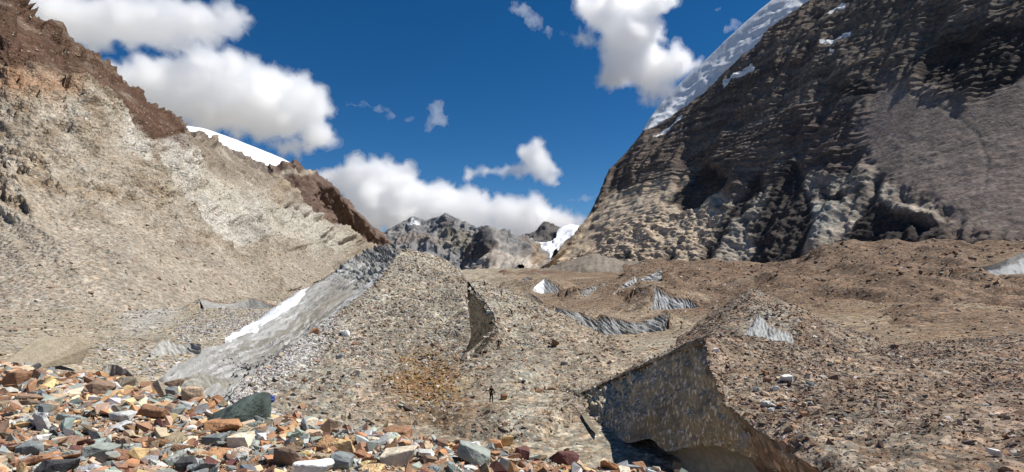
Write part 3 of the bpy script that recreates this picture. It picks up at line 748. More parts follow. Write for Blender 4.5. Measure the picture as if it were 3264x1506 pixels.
# ------------------------------------------------------------------ debris banked up behind the ice cliffs
for nm in ('base', 'brown'):
    g = SURF[nm]; shp = g.shape; V = g.reshape(-1, 3)
    for cv, sd in RAISE:
        hz = 22.0
        m = (V[:, 0] > cv[:, 0].min() - 14) & (V[:, 0] < cv[:, 0].max() + 14) & (V[:, 1] > cv[:, 1].min() - 12) & (V[:, 1] < cv[:, 1].max() + 45)
        k = np.nonzero(m)[0]
        if not len(k): continue
        p = V[k]
        dd = np.hypot(p[:, None, 0] - cv[None, :, 0], p[:, None, 1] - cv[None, :, 1])
        n_ = np.argmin(dd, 1); d_ = dd[np.arange(len(k)), n_]
        end = (n_ == 0) | (n_ == len(cv) - 1)
        behind = p[:, 1] > cv[n_, 1] + 0.3
        rise = cv[n_, 2] + 0.05 - np.where(end, 0.62, 0.10) * d_ - np.maximum(d_ - 14, 0) * 0.35 + fbm(p * 0.25, 3, seed=sd) * 0.5 * np.clip(d_ / 4, 0, 1)
        V[k, 2] = np.where(end | behind, np.maximum(p[:, 2], rise), p[:, 2])
    me = OB[nm].data
    me.vertices.foreach_set("co", V.astype(np.float32).ravel()); me.update()

# ------------------------------------------------------------------ left hillside
L0 = [(-700, 1060, 110), (-300, 1030, 135), (0, 1012, 148), (300, 992, 165), (600, 975, 205), (800, 950, 260), (900, 930, 310), (1000, 900, 400), (1100, 860, 620), (1200, 840, 900), (1300, 840, 1200)]
L1 = [(-700, 800, 190), (-300, 790, 190), (0, 770, 195), (300, 800, 205), (600, 830, 255), (800, 840, 330), (900, 845, 400), (1000, 845, 520), (1100, 835, 760), (1200, 828, 1050), (1300, 835, 1350)]
L2 = [(-700, 450, 280), (-300, 420, 265), (0, 440, 255), (300, 560, 275), (600, 670, 340), (800, 725, 450), (900, 750, 540), (1000, 780, 680), (1100, 800, 920), (1200, 815, 1220), (1300, 830, 1500)]
L3 = [(-700, -250, 430), (-300, -150, 390), (-100, -60, 370), (30, -20, 362), (48, 30, 362), (90, 70, 365), (150, 108, 372), (190, 170, 380), (230, 185, 384), (290, 222, 392), (340, 250, 400), (420, 296, 420), (500, 366, 455), (545, 392, 475), (590, 424, 500),
      (650, 455, 560), (700, 482, 610), (780, 515, 690), (830, 545, 750), (880, 590, 810), (950, 652, 900), (1050, 708, 1060), (1120, 750, 1180), (1170, 785, 1290), (1230, 810, 1420), (1300, 828, 1600)]
L4 = [(-700, -180, 560), (0, 90, 500), (300, 330, 540), (590, 500, 640), (880, 640, 960), (1050, 740, 1240), (1170, 800, 1480), (1300, 840, 1800)]
NU, NV = 520, 330
g = loft([L0, L1, L2, L3, L4], NU, NV, vt=np.concatenate([np.linspace(0, 3, 300), np.linspace(3.02, 4, 30)]))
g[0] += np.array([6, -10, -9.0]); g[1] += np.array([3, -5, -4.0])
gpx, gpy = proj(g)
n = normals(g)
scl = np.clip(g[..., 1] / 250, 0.6, 4)
# bedding dips to the right: broken ledges
q = np.stack([g[..., 0] * 0.05 + g[..., 1] * 0.02, g[..., 1] * 0.03, g[..., 2] * 0.22 + g[..., 0] * 0.06], -1) / scl[..., None] ** 0.7
ledge = ridged(q, 5, seed=141, gain=0.6)
rockmask = sstep(0.30, 0.58, np.linspace(0, 3.3, NV)[:, None] / 3.0 + 0.22 * fbm(g * 0.02, 4, seed=142))
chute = np.maximum.reduce([path_mask(gpx, gpy, p, w) for p, w in (
    ([(-20, 700), (120, 830), (300, 990)], 75), ([(130, 640), (210, 720), (330, 860)], 60), ([(330, 480), (380, 560)], 70),
    ([(540, 600), (700, 720), (860, 860)], 45), ([(700, 560), (840, 700), (1000, 830)], 40), ([(420, 690), (560, 800), (720, 920)], 55))])
wob = fbm(g * 0.05, 4, seed=146)
rm = np.clip(rockmask * (1 - 0.85 * chute) + 0.12, 0, 1) * sstep(-0.35, 0.2, wob + 0.15)
gw = 55 * fbm(g * 0.012, 4, seed=140)
gully = ridged(np.stack([(gpx * 0.75 - gpy * 0.66 + gw) * 0.0085, (gpx + gpy) * 0.0014, 0 * gpx], -1), 3, seed=143) - 0.5
outc = sstep(0.02, 0.3, fbm(np.stack([(gpx * 0.75 - gpy * 0.66 + gw) * 0.009, (gpx * .66 + gpy * 0.75) * 0.0035, 0 * gpx], -1), 4, seed=159) + 0.25 * (rockmask - 0.55))
fan = in_poly(gpx + 40 * fbm(g * 0.03, 3, seed=138), gpy + 40 * fbm(g * 0.03, 3, seed=139), [(110, 650), (200, 620), (330, 720), (520, 800), (760, 900), (700, 960), (300, 1010), (-80, 1010), (-80, 730), (60, 740)], 40)
rm = rm * (1 - 0.8 * fan)
outc = outc * (1 - 0.75 * sstep(560, 700, gpx) * sstep(0.6, 0.85, np.linspace(0, 1.1, NV))[:, None])
ph = (g[..., 2] + 0.42 * g[..., 0]) / (7.0 * scl) + 1.1 * fbm(g * 0.03 / scl[..., None], 4, seed=147) + 0.55 * fbm(g * 0.18 / scl[..., None], 3, seed=148)
blocks = sstep(-0.12, 0.22, fbm(g * np.array([0.07, 0.07, 0.16]) / scl[..., None], 4, seed=149))
ter = terrace(ph, 0.08) * blocks * 1.9 + 0.7 * terrace(ph * 2.3 + 1.7 * fbm(g * 0.1 / scl[..., None], 3, seed=150)) * (1 - 0.6 * blocks)
d = ter * 3.3 * rm + (ledge - 0.5) * 3.0 * rm + fbm(g * 0.35, 4, seed=144) * 1.3 * (0.25 + rm) + outc * (1 - 0.8 * fan) * 4.5 * (0.3 + 0.7 * rm) + (ridged(g * 0.12, 4, seed=160) - 0.5) * 4.0 * outc * (1 - 0.85 * fan) + gully * 6.5 * sstep(0.1, 0.5, np.linspace(0, 1.1, NV))[:, None] - 1.0 * chute + fbm(g * 0.013, 3, seed=157) * 12
d += sstep(0.62, 0.95, np.linspace(0, 1.1, NV))[:, None] * ((ridged(g * 0.03, 3, seed=145) - 0.45) * 5 + terrace(ph * 0.7) * 3.0) * (1 - 0.65 * sstep(540, 680, gpx))
crest_damp = 1 - (0.72 + 0.2 * sstep(480, 620, gpx)) * sstep(0.85, 0.9, np.linspace(0, 1.1, NV))[:, None] * sstep(1.0, 0.95, np.linspace(0, 1.1, NV))[:, None]
g = g + n * (d * scl * 0.62 * crest_damp)[..., None]
jag = np.round((noise(np.stack([gpx * 0.016, 0 * gpx, 0 * gpx], -1), 77) + 0.4 * noise(np.stack([gpx * 0.035, 0 * gpx, 0 * gpx], -1), 78)) * 3) / 3
g[..., 2] += jag * 4.5 * (sstep(0.94, 0.995, np.linspace(0, 1.1, NV))[:, None] * sstep(1.04, 0.99, np.linspace(0, 1.1, NV))[:, None]) * sstep(640, 520, gpx)
SURF['left'] = g
wx = gpx + 60 * fbm(g * 0.03, 4, seed=151); wy = gpy + 60 * fbm(g * 0.03 + 7, 4, seed=152)
c = np.empty(g.shape); c[:] = (0.33, 0.288, 0.232)
c = paint(c, 0.55 * sstep(0.0, 0.35, fbm(g * np.array([0.05, 0.03, 0.12]), 5, seed=153)) * rm, (0.235, 0.17, 0.11))
c = paint(c, 0.8 * sstep(0.35, 0.8, blocks) * rm, (0.295, 0.23, 0.16))
c = paint(c, 0.6 * sstep(0.0, 0.3, fbm(g * np.array([0.09, 0.09, 0.2]), 4, seed=158)) * rm, (0.185, 0.135, 0.09))
c = paint(c, 0.55 * sstep(0.55, 0.8, ledge) * rm, (0.42, 0.36, 0.27))
c = paint(c, 0.75 * outc * (1 - 0.75 * fan) * sstep(-0.2, 0.25, fbm(g * np.array([0.12, 0.12, 0.3]), 4, seed=168)), (0.215, 0.165, 0.115))
c = paint(c, 0.5 * sstep(0.15, 0.35, gully) * rm, (0.44, 0.40, 0.33))
c = paint(c, 0.9 * chute * sstep(0, .5, chute), (0.345, 0.295, 0.23))
c = paint(c, 0.5 * (1 - rockmask) * sstep(-0.1, 0.3, fbm(g * 0.06, 4, seed=154)), (0.29, 0.24, 0.185))
crag = in_poly(wx, wy, [(-900, -400), (60, -60), (330, 230), (600, 400), (560, 520), (470, 470), (400, 410), (330, 320), (260, 270), (120, 220), (-20, 180), (-900, 60)], 30)
crag = np.clip(crag + 0.55 * sstep(0.0, 0.3, fbm(g * np.array([0.03, 0.03, 0.07]), 5, seed=167)) * in_poly(wx, wy, [(-900, -400), (60, -60), (600, 400), (640, 560), (480, 560), (300, 420), (100, 300), (-900, 160)], 60) - 0.35 * sstep(0.05, 0.3, fbm(g * np.array([0.03, 0.03, 0.07]) + 8, 5, seed=169)), 0, 1)
c = paint(c, crag, (0.10, 0.060, 0.042))  # brown crag rock, with the crag's shade put into the colour
c = paint(c, 0.7 * crag * sstep(0.0, 0.35, fbm(g * np.array([0.08, 0.05, 0.2]), 5, seed=155)), (0.155, 0.095, 0.065))
c = paint(c, 0.75 * in_poly(wx, wy, [(-20, 200), (120, 235), (260, 300), (200, 340), (60, 300), (-20, 280)], 28), (0.33, 0.195, 0.115))
c = paint(c, 0.85 * in_poly(wx, wy, [(480, 465), (540, 455), (640, 530), (640, 600), (520, 545)], 20), (0.50, 0.47, 0.41))
for pl in ([(560, 570), (700, 640), (880, 760), (820, 780), (650, 690)], [(860, 650), (1000, 720), (1100, 800), (1040, 810), (900, 720)], [(380, 400), (470, 470), (450, 540), (380, 480)], [(690, 600), (760, 620), (860, 700), (800, 690)]):
    c = paint(c, 0.85 * in_poly(wx, wy, pl, 18), (0.49, 0.465, 0.41))
c = paint(c, 0.6 * fan * sstep(-0.1, 0.3, fbm(np.stack([(gpx * 0.75 - gpy * 0.66) * 0.01, (gpx + gpy) * 0.002, 0 * gpx], -1), 4, seed=136)), (0.40, 0.345, 0.27))
c = paint(c, 0.6 * in_poly(wx, wy, [(130, 320), (240, 350), (230, 420), (120, 390)], 35), (0.46, 0.42, 0.35))
c = paint(c, 0.75 * in_poly(wx, wy, [(640, 560), (820, 640), (1050, 720), (1150, 790), (1000, 830), (800, 720), (650, 640)], 40), (0.45, 0.42, 0.355))
c = paint(c, 0.8 * in_poly(wx, wy, [(600, 420), (760, 510), (860, 580), (800, 600), (680, 540), (580, 480)], 24), (0.20, 0.165, 0.13))
c = paint(c, 0.55 * sstep(0.1, 0.4, fbm(g * 0.02 + 3, 5, seed=156)) * sstep(500, 700, gpx), (0.20, 0.175, 0.145))
tag(grid_obj("hillside", g, M_LEFT, c), "tall pale buff hillside of crumbling rock and scree at left with a dark brown crag on top", "hillside", kind="structure")

# the brown ridge beyond it
D0 = [(520, 560, 900), (700, 620, 1050), (880, 690, 1250), (1000, 740, 1500), (1100, 790, 1800), (1200, 830, 2100), (1330, 850, 2400)]
D1 = [(520, 480, 1100), (700, 545, 1250), (880, 620, 1450), (1000, 660, 1700), (1100, 720, 2000), (1200, 790, 2250), (1330, 845, 2550)]
D2 = [(520, 395, 1350), (600, 412, 1400), (700, 462, 1500), (800, 510, 1580), (850, 535, 1620), (885, 528, 1640), (940, 518, 1690), (985, 548, 1740), (1020, 575, 1780), (1060, 600, 1840), (1110, 650, 1950), (1150, 690, 2060), (1200, 738, 2250), (1245, 778, 2400), (1290, 812, 2550), (1330, 840, 2700)]
D3 = [(520, 470, 1600), (700, 530, 1750), (880, 590, 1950), (1000, 620, 2100), (1100, 690, 2300), (1200, 780, 2600), (1330, 850, 3000)]
g = loft([D0, D1, D2, D3], 330, 150, vt=np.concatenate([np.linspace(0, 2, 130), np.linspace(2.05, 3, 20)]))
gpx, gpy = proj(g); n = normals(g)
vv = np.concatenate([np.linspace(0, 2, 130), np.linspace(2.05, 3, 20)])[:, None]
d = (ridged(g * 0.007, 4, seed=161) - 0.45) * 30 + (ridged(np.stack([gpx * 0.02, gpy * 0.006, 0 * gpx], -1), 4, seed=162) - 0.5) * 28
d = d * (1 - 0.6 * sstep(1.7, 2.0, vv) * sstep(2.3, 2.0, vv)) + fbm(g * 0.06, 4, seed=163) * 9
g = g + n * d[..., None]
c = np.empty(g.shape); c[:] = (0.135, 0.092, 0.072)
c = paint(c, 0.8 * sstep(0, 0.35, fbm(g * 0.012, 5, seed=164)), (0.19, 0.135, 0.10))
c = paint(c, 0.8 * in_poly(gpx + 30 * fbm(g * 0.01, 4, seed=165), gpy, [(520, 380), (800, 500), (900, 560), (840, 640), (500, 520)], 24), (0.19, 0.165, 0.14))
c = paint(c, 0.9 * path_mask(gpx, gpy + 12 * fbm(g * 0.02, 3, seed=1), [(880, 570), (930, 550), (990, 552)], 14), (0.36, 0.31, 0.24))
tag(grid_obj("mountain_ridge", g, M_FAR, c), "dark reddish brown ridge falling right beyond the pale left hillside", "mountain ridge", kind="structure")

# snow dome on the left skyline
S0 = [(540, 430, 1560), (640, 480, 1600), (760, 530, 1680), (860, 560, 1740), (960, 560, 1800)]
S1 = [(560, 404, 1700), (640, 420, 1730), (760, 462, 1790), (860, 500, 1850), (955, 540, 1890)]
S2 = [(575, 400, 1800), (650, 413, 1840), (760, 450, 1900), (860, 488, 1950), (960, 536, 1990)]
S3 = [(575, 420, 2000), (650, 440, 2040), (760, 480, 2100), (860, 520, 2150), (960, 560, 2190)]
g = loft([S0, S1, S2, S3], 90, 50)
g = g + normals(g) * (fbm(g * 0.006, 3, seed=171) * 10)[..., None]
tag(grid_obj("snow_dome", g, M_SNOW, np.zeros(g.shape) + 0.82), "smooth white snow dome on the skyline above the brown left ridge", "snow dome", kind="structure")
g = loft([[(180, 190, 470), (240, 200, 480)], [(186, 150, 500), (215, 175, 505)], [(186, 160, 540), (215, 185, 545)]], 12, 14, 'idx')
tag(grid_obj("snow_patch", g, M_SNOW, np.zeros(g.shape) + 0.8), "tiny snow patch peeping over the dark brown left crag", "snow patch", kind="structure")

# ------------------------------------------------------------------ right mountain
Q0 = [(1690, 872, 1750), (1760, 868, 1700), (1850, 862, 1620), (2000, 868, 1480), (2200, 880, 1320), (2400, 895, 1160), (2600, 900, 1030), (2900, 870, 900), (3264, 850, 800), (3800, 830, 700), (4600, 800, 600)]
Q3 = [(1765, 830, 1790), (1790, 800, 1830), (1815, 765, 1880), (1845, 735, 1930), (1872, 690, 1990), (1905, 625, 2080), (1925, 570, 2130), (1940, 540, 2160), (1962, 518, 2190), (2000, 480, 2220), (2060, 418, 2250), (2130, 375, 2240), (2200, 335, 2210), (2290, 250, 2150), (2380, 165, 2100), (2460, 90, 2050),
      (2540, 30, 2000), (2620, -20, 1950), (2760, -110, 1850), (2900, -200, 1750), (3264, -380, 1500), (3800, -500, 1250), (4600, -600, 1000)]
def at_px(row, px, k):
    return np.interp(px, [q[0] for q in row], [q[k] for q in row])
def between(t, bulge):
    """a row of the mountain side a share t of the way up, on a straight slope from foot to crest"""
    out = []
    lx0, lx1 = Q0[0][0], Q3[0][0]
    for px in (1690, 1760, 1850, 1930, 2030, 2200, 2420, 2640, 2900, 3264, 3800, 4600):
        p2 = px + (lx1 - lx0) * t if px == 1690 else px
        yf, Yf, yc, Yc = at_px(Q0, p2, 1), at_px(Q0, p2, 2), at_px(Q3, p2, 1), at_px(Q3, p2, 2)
        zf, zc = -(yf - HZ) / F * Yf, -(yc - HZ) / F * Yc
        b = (zc - zf) / (Yc - Yf); py = yf + (yc - yf) * t; e = (HZ - py) / F
        Y = (zf - b * Yf) / (e - b) if abs(e - b) > 1e-4 else Yf
        out.append((p2, py, np.clip(Y, Yf, Yc) * (1 + bulge)))
    return out
Q1, Q2 = between(0.36, 0.035), between(0.68, 0.02)
Q4 = [(x, y + 90 + 0.05 * (x - 1765), Y * 1.22) for x, y, Y in Q3[::2]]
NU, NV = 600, 380
vt = np.concatenate([np.linspace(0, 3, 350), np.linspace(3.02, 4, 30)])
g = loft([Q0, Q1, Q2, Q3, Q4], NU, NV, vt=vt)
gpx, gpy = proj(g); n = normals(g)
vv = vt[:, None]
crest = sstep(2.75, 3.0, vv) * sstep(3.4, 3.0, vv)
damp = 1 - 0.75 * crest
# buttresses and gullies run down to the left; strata dip gently to the left
w1 = 40 * fbm(g * 0.004, 4, seed=181)
but = ridged(np.stack([(gpx + 0.62 * gpy + w1) * 0.0085, (gpy - gpx) * 0.0016, 0 * gpx], -1), 3, seed=183) - 0.5
q = np.stack([g[..., 0] * 0.006, g[..., 1] * 0.006, g[..., 2] * 0.05 - g[..., 0] * 0.010], -1)
ledge = ridged(q, 5, seed=185, gain=0.62) - 0.5
scree = in_poly(gpx + 40 * fbm(g * 0.01, 4, seed=186), gpy + 40 * fbm(g * 0.01 + 5, 4, seed=187),
                [(2800, 300), (2860, 250), (2960, 310), (3100, 330), (3264, 240), (3700, 100), (3900, 750), (3200, 760), (3060, 720), (3000, 640), (2880, 600), (2760, 540), (2740, 420)], 40)
lo = sstep(1.35, 0.95, vv + 0.15 * fbm(g * 0.01, 4, seed=188))
rgh = fbm(g * 0.035, 5, seed=189)
ph = (g[..., 2] - 0.16 * g[..., 0]) / 17.0 + 0.8 * fbm(g * 0.006, 4, seed=197) + 0.5 * fbm(g * 0.03, 3, seed=198)
blocks = sstep(-0.15, 0.25, fbm(g * np.array([0.012, 0.012, 0.03]), 4, seed=199))
ter = terrace(ph) * (0.35 + 0.65 * blocks) + 0.4 * terrace(ph * 2.7 + 0.3)
SHADED_RECESS = [[(2120, 640), (2177, 672), (2222, 662), (2300, 602), (2330, 570), (2250, 520), (2190, 560)],
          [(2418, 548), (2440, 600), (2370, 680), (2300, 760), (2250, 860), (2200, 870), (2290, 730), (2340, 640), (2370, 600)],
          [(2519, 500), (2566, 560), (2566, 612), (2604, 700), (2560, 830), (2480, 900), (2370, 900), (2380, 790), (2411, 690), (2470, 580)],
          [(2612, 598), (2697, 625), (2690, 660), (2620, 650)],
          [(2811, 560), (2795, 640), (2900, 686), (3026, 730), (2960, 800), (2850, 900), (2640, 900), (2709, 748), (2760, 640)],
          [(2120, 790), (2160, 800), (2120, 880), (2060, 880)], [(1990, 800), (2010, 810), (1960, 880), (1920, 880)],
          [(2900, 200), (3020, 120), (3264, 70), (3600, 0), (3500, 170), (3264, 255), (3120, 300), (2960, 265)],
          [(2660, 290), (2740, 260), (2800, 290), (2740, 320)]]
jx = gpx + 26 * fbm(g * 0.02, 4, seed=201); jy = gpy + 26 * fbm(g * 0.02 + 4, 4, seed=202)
shaded_rec = np.maximum.reduce([in_poly(jx, jy, p, 14) for p in SHADED_RECESS])
buffm = in_poly(gpx, gpy, [(1680, 880), (1830, 770), (1880, 690), (1960, 610), (2060, 600), (2190, 555), (2300, 620), (2280, 900), (1690, 960)], 30)
ph = (g[..., 2] - 0.20 * g[..., 0]) / 14.0 + 0.5 * fbm(g * 0.003, 3, seed=197) + 0.16 * fbm(g * 0.02, 3, seed=198)
ph = ph + 0.9 * noise(np.stack([ph * 0.33, g[..., 0] * 0.0015, 0 * ph], -1), 205) + 0.12 * fbm(g * 0.06, 3, seed=206)
ter = terrace(ph) * (0.25 + 0.75 * sstep(-0.2, 0.3, fbm(np.stack([ph * 0.45, g[..., 0] * 0.006, g[..., 1] * 0.006], -1), 4, seed=207))) + 0.5 * terrace(ph * 2.3 + 0.3)
d = (ter * 7.5 * (1 - scree) * (1 - 0.93 * lo) * (1 - 0.95 * buffm) + but * 26 * (1 - 0.9 * scree) * (1 - 0.6 * buffm) + ledge * 5 * (1 - 0.95 * scree) + (rgh * 4.5 + lo * ((ridged(g * 0.045, 4, seed=203) - 0.5) * 6 + terrace(ph * 1.6 + 0.05 * gpx) * 1.5 + buffm * ((ridged(g * 0.10, 4, seed=208) - 0.5) * 3.5 + (ridged(g * np.array([0.03, 0.03, 0.05]), 3, seed=209) - 0.5) * 5))) * (1 - 0.9 * scree)
     + (ridged(g * 0.02, 4, seed=190) - 0.5) * 9 * lo * (1 - 0.7 * scree)) - 8 * shaded_rec * (1 - 0.55 * sstep(420, 330, gpy)) * np.clip(g[..., 1] / 1400, 0.7, 1.3)
cut = path_mask(gpx, gpy, [(2890, 290), (3010, 350), (3110, 420), (3150, 520), (3130, 640), (3080, 720)], 13)
for p, w, a in (([(2545, 500), (2480, 620), (2400, 740), (2340, 860)], 70, 70), ([(2330, 620), (2230, 740)], 60, 40), ([(2620, 590), (2560, 660)], 50, 30),
                ([(3020, 700), (2820, 700), (2700, 790)], 70, 50), ([(2200, 540), (2130, 640)], 50, 40), ([(2990, 170), (3264, 120)], 110, 60)):
    d = d - 0.18 * a * path_mask(gpx + w1, gpy, p, w)
for p, w, a in (([(2560, 520), (2520, 600), (2430, 740)], 30, 35), ([(2790, 560), (2700, 680), (2630, 800)], 45, 45), ([(3010, 690), (2860, 660)], 30, 30), ([(2240, 590), (2100, 740)], 50, 30)):
    d = d + 0.4 * a * path_mask(gpx + 40 + w1, gpy, p, w)
d = d - 1.2 * cut
g = g + n * (d * np.clip(g[..., 1] / 1100, 0.55, 1.5) * damp * 0.85)[..., None]
wx = gpx + 46 * fbm(g * 0.02, 5, seed=191) * 0.7; wy = gpy + 46 * fbm(g * 0.012 + 3, 5, seed=192)
c = np.empty(g.shape); c[:] = (0.145, 0.113, 0.092)
c = paint(c, 0.6 * blocks, (0.135, 0.115, 0.10))
lay = fbm(np.stack([ph * 0.9, g[..., 0] * 0.002, g[..., 1] * 0.002], -1), 4, seed=204)
c = paint(c, 0.8 * sstep(0.05, 0.3, lay), (0.225, 0.19, 0.155))
c = paint(c, 0.7 * sstep(0.05, 0.3, -lay), (0.078, 0.062, 0.054))
c = paint(c, 0.6 * sstep(2500, 2900, gpx) * sstep(500, 100, gpy) * sstep(0.0, 0.3, fbm(g * np.array([0.006, 0.006, 0.05]), 4, seed=193)), (0.14, 0.13, 0.108))
c = paint(c, 0.55 * in_poly(wx, wy, [(2480, 400), (2620, 330), (2800, 420), (2760, 560), (2560, 560)], 40), (0.10, 0.075, 0.066))
c = paint(c, 0.9 * in_poly(wx, wy, [(2700, 120), (2950, 60), (3000, 130), (2860, 220), (2760, 250)], 40) * sstep(-0.1, 0.3, rgh), (0.17, 0.155, 0.12))
buff = in_poly(wx, wy, [(1680, 880), (1830, 770), (1880, 690), (1960, 610), (2060, 600), (2190, 555), (2260, 590), (2300, 640), (2280, 760), (2250, 900), (1690, 960)], 22)
c = paint(c, buff, (0.52, 0.415, 0.30))
c = paint(c, 0.7 * buff * sstep(0.0, 0.35, fbm(g * 0.02, 5, seed=194)), (0.33, 0.26, 0.185))
c = paint(c, 0.7 * buff * sstep(0.02, 0.3, fbm(g * np.array([0.05, 0.05, 0.09]), 5, seed=210)), (0.17, 0.135, 0.10))
c = paint(c, 0.5 * buff * sstep(0.05, 0.3, fbm(g * 0.03 + 11, 4, seed=211)), (0.47, 0.41, 0.32))
pale = in_poly(wx, wy, [(2280, 640), (2420, 600), (2560, 560), (2720, 560), (2800, 540), (2900, 620), (3010, 690), (2880, 700), (2760, 690), (2660, 800), (2560, 860), (2380, 880), (2280, 880)], 26)
c = paint(c, pale, (0.37, 0.32, 0.255))
c = paint(c, 0.8 * pale * sstep(-0.05, 0.3, fbm(g * 0.025, 5, seed=195)), (0.11, 0.092, 0.078))
c = paint(c, 0.85 * in_poly(wx, wy, [(2570, 660), (2680, 640), (2640, 760), (2560, 830)], 26), (0.27, 0.27, 0.245))
c = paint(c, scree, (0.235, 0.19, 0.16))
c = paint(c, 0.6 * scree * sstep(0.0, 0.35, fbm(np.stack([gpx * 0.012, gpy * 0.004, 0 * gpx], -1), 4, seed=196)), (0.165, 0.135, 0.118))
c = paint(c, 0.7 * path_mask(gpx, gpy, [(2850, 270), (2960, 320), (3080, 390), (3180, 470)], 30), (0.19, 0.16, 0.13))
c = paint(c, 0.35 * cut * sstep(-0.2, 0.2, fbm(g * 0.03, 4, seed=212)), (0.12, 0.10, 0.09))
c = paint(c, 0.5 * scree * sstep(0.1, 0.3, fbm(g * 0.08, 4, seed=213)), (0.27, 0.235, 0.20))
for pl, w in (([(2315, 270), (2350, 250), (2402, 226)], 15), ([(2630, 146), (2680, 124), (2712, 110)], 12), ([(2650, 42), (2672, 30), (2692, 25)], 13), ([(2652, 170), (2660, 176)], 8), ([(2090, 440), (2180, 385)], 9)):
    snowy = path_mask(gpx + 8 * fbm(g * 0.04, 3, seed=221), gpy + 8 * fbm(g * 0.04 + 5, 3, seed=222), pl, w)
    SNOWY = snowy if w == 15 else np.maximum(SNOWY, snowy)
c = paint(c, 0.92 * shaded_rec, (0.050, 0.043, 0.039))  # gully and cliff shadows painted near black over the shallow recesses
c = paint(c, sstep(0.3, 0.6, SNOWY), (0.80, 0.81, 0.82))
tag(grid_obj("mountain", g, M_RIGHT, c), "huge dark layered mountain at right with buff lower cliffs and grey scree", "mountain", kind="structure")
RIGHT_M = g

# grey talus cones and the dark far moraine ridge at the mountain's foot
T0 = [(1660, 885, 700), (1800, 885, 640), (1900, 880, 560), (2000, 885, 500), (2120, 880, 470), (2260, 875, 450), (2420, 880, 440)]
T1 = [(1660, 876, 900), (1740, 864, 900), (1800, 852, 860), (1850, 838, 840), (1905, 830, 800), (2000, 846, 720), (2050, 842, 680), (2120, 846, 640), (2260, 858, 620), (2420, 872, 600)]
T2 = [(1660, 872, 1150), (1740, 858, 1200), (1800, 836, 1200), (1850, 826, 1190), (1890, 814, 1160), (1925, 822, 1120), (1990, 834, 1050), (2030, 836, 1000), (2120, 838, 950), (2200, 848, 920), (2300, 856, 900), (2420, 868, 880)]
T3 = [(1660, 880, 1500), (1800, 860, 1500), (1905, 850, 1450), (2030, 860, 1350), (2200, 870, 1250), (2420, 880, 1150)]
g = loft([T0, T1, T2, T3], 190, 70)
gpx, gpy = proj(g)
g = g + normals(g) * (fbm(g * 0.02, 4, seed=241) * 7 + (ridged(np.stack([gpx * 0.02, gpy * 0.004, 0 * gpx], -1), 3, seed=242) - .5) * 3)[..., None]
c = np.empty(g.shape); c[:] = (0.215, 0.185, 0.15)
c = paint(c, 0.7 * sstep(0, .3, fbm(np.stack([gpx * 0.015, gpy * 0.006, 0 * gpx], -1), 4, seed=243)), (0.165, 0.125, 0.095))
c = paint(c, 0.6 * sstep(860, 880, gpy), (0.19, 0.135, 0.095))
tag(grid_obj("talus", g, M_DEBRIS_FAR, c), "grey brown talus cones at the foot of the buff cliffs", "talus", kind="structure")
V0 = [(1480, 905, 420), (1600, 895, 480), (1700, 890, 560), (1800, 885, 640)]
V1 = [(1480, 893, 560), (1530, 884, 580), (1575, 874, 600), (1606, 862, 620), (1622, 867, 640), (1650, 872, 660), (1688, 864, 690), (1702, 860, 700), (1730, 865, 720), (1790, 868, 760)]
V2 = [(1480, 900, 760), (1600, 880, 800), (1700, 874, 850), (1800, 874, 900)]
g = loft([V0, V1, V2], 120, 40)
g = g + normals(g) * (fbm(g * 0.03, 4, seed=245) * 4)[..., None]
c = np.empty(g.shape); c[:] = (0.15, 0.10, 0.072)
c = paint(c, 0.7 * sstep(0, .3, fbm(g * 0.02, 4, seed=246)), (0.22, 0.185, 0.14))
tag(grid_obj("moraine_hill", g, M_DEBRIS_FAR, c), "low dark brown moraine ridge across the valley below the far peaks", "moraine hill", kind="structure")

# snow crest on its left shoulder
def snow_strip(name, inner, outer, seed, label, thick=18, back=260, n=160):
    inner = [(x, y, at_px(Q3, x, 2) * 0.985) for x, y, Y in inner]; outer = [(x, y, at_px(Q3, x, 2) * 1.07) for x, y, Y in outer]
    I = curve(inner, n, 'px'); O = curve(outer, n, 'px')
    mid = I * 0.5 + O * 0.5
    rows = [I + np.array([6, 10, -26]), I + np.array([-2, -14, 4]), I * 0.7 + O * 0.3 + np.array([-4, -22, 8]), mid + np.array([-2, -4, 8]), O, O + np.array([30, back * 0.5, -30]), O + np.array([60, back, -150])]
    g = hermite(np.array(rows), 60)
    v = np.linspace(0, 1, 60)[:, None]
    n_ = normals(g)
    g = g + n_ * ((ridged(np.stack([g[..., 0] * 0.012 + g[..., 2] * .006, g[..., 1] * 0.004, v * 4 + 0 * g[..., 0]], -1), 4, seed=seed) - 0.5) * 11 * sstep(0.02, 0.2, v) * sstep(0.72, 0.5, v))[..., None]
    c = np.empty(g.shape); c[:] = (0.80, 0.81, 0.82)
    k = fbm(np.stack([g[..., 0] * 0.02 - g[..., 2] * 0.01, v * 7 + 0 * g[..., 0], 0 * g[..., 0]], -1), 4, seed=seed + 1)
    c = paint(c, 0.45 * sstep(-0.05, 0.3, k) * sstep(0.5, 0.25, v), (0.58, 0.59, 0.60))
    tag(grid_obj(name, g, M_SNOW, c), label, "snow crest", kind="structure")
snow_strip("snow_crest", [(2056, 428, 1850), (2130, 388, 1740), (2180, 362, 1690), (2230, 315, 1640), (2290, 262, 1580), (2370, 190, 1520), (2440, 130, 1470), (2510, 70, 1430), (2570, 45, 1410), (2610, 20, 1400), (2640, -20, 1390)],
           [(2048, 420, 1880), (2082, 362, 1860), (2130, 306, 1820), (2180, 254, 1780), (2250, 190, 1730), (2318, 124, 1680), (2386, 62, 1640), (2444, 14, 1610), (2500, -30, 1580), (2580, -90, 1550), (2620, -120, 1530)], 201,
           "long white snow crest running up the left shoulder of the dark mountain")
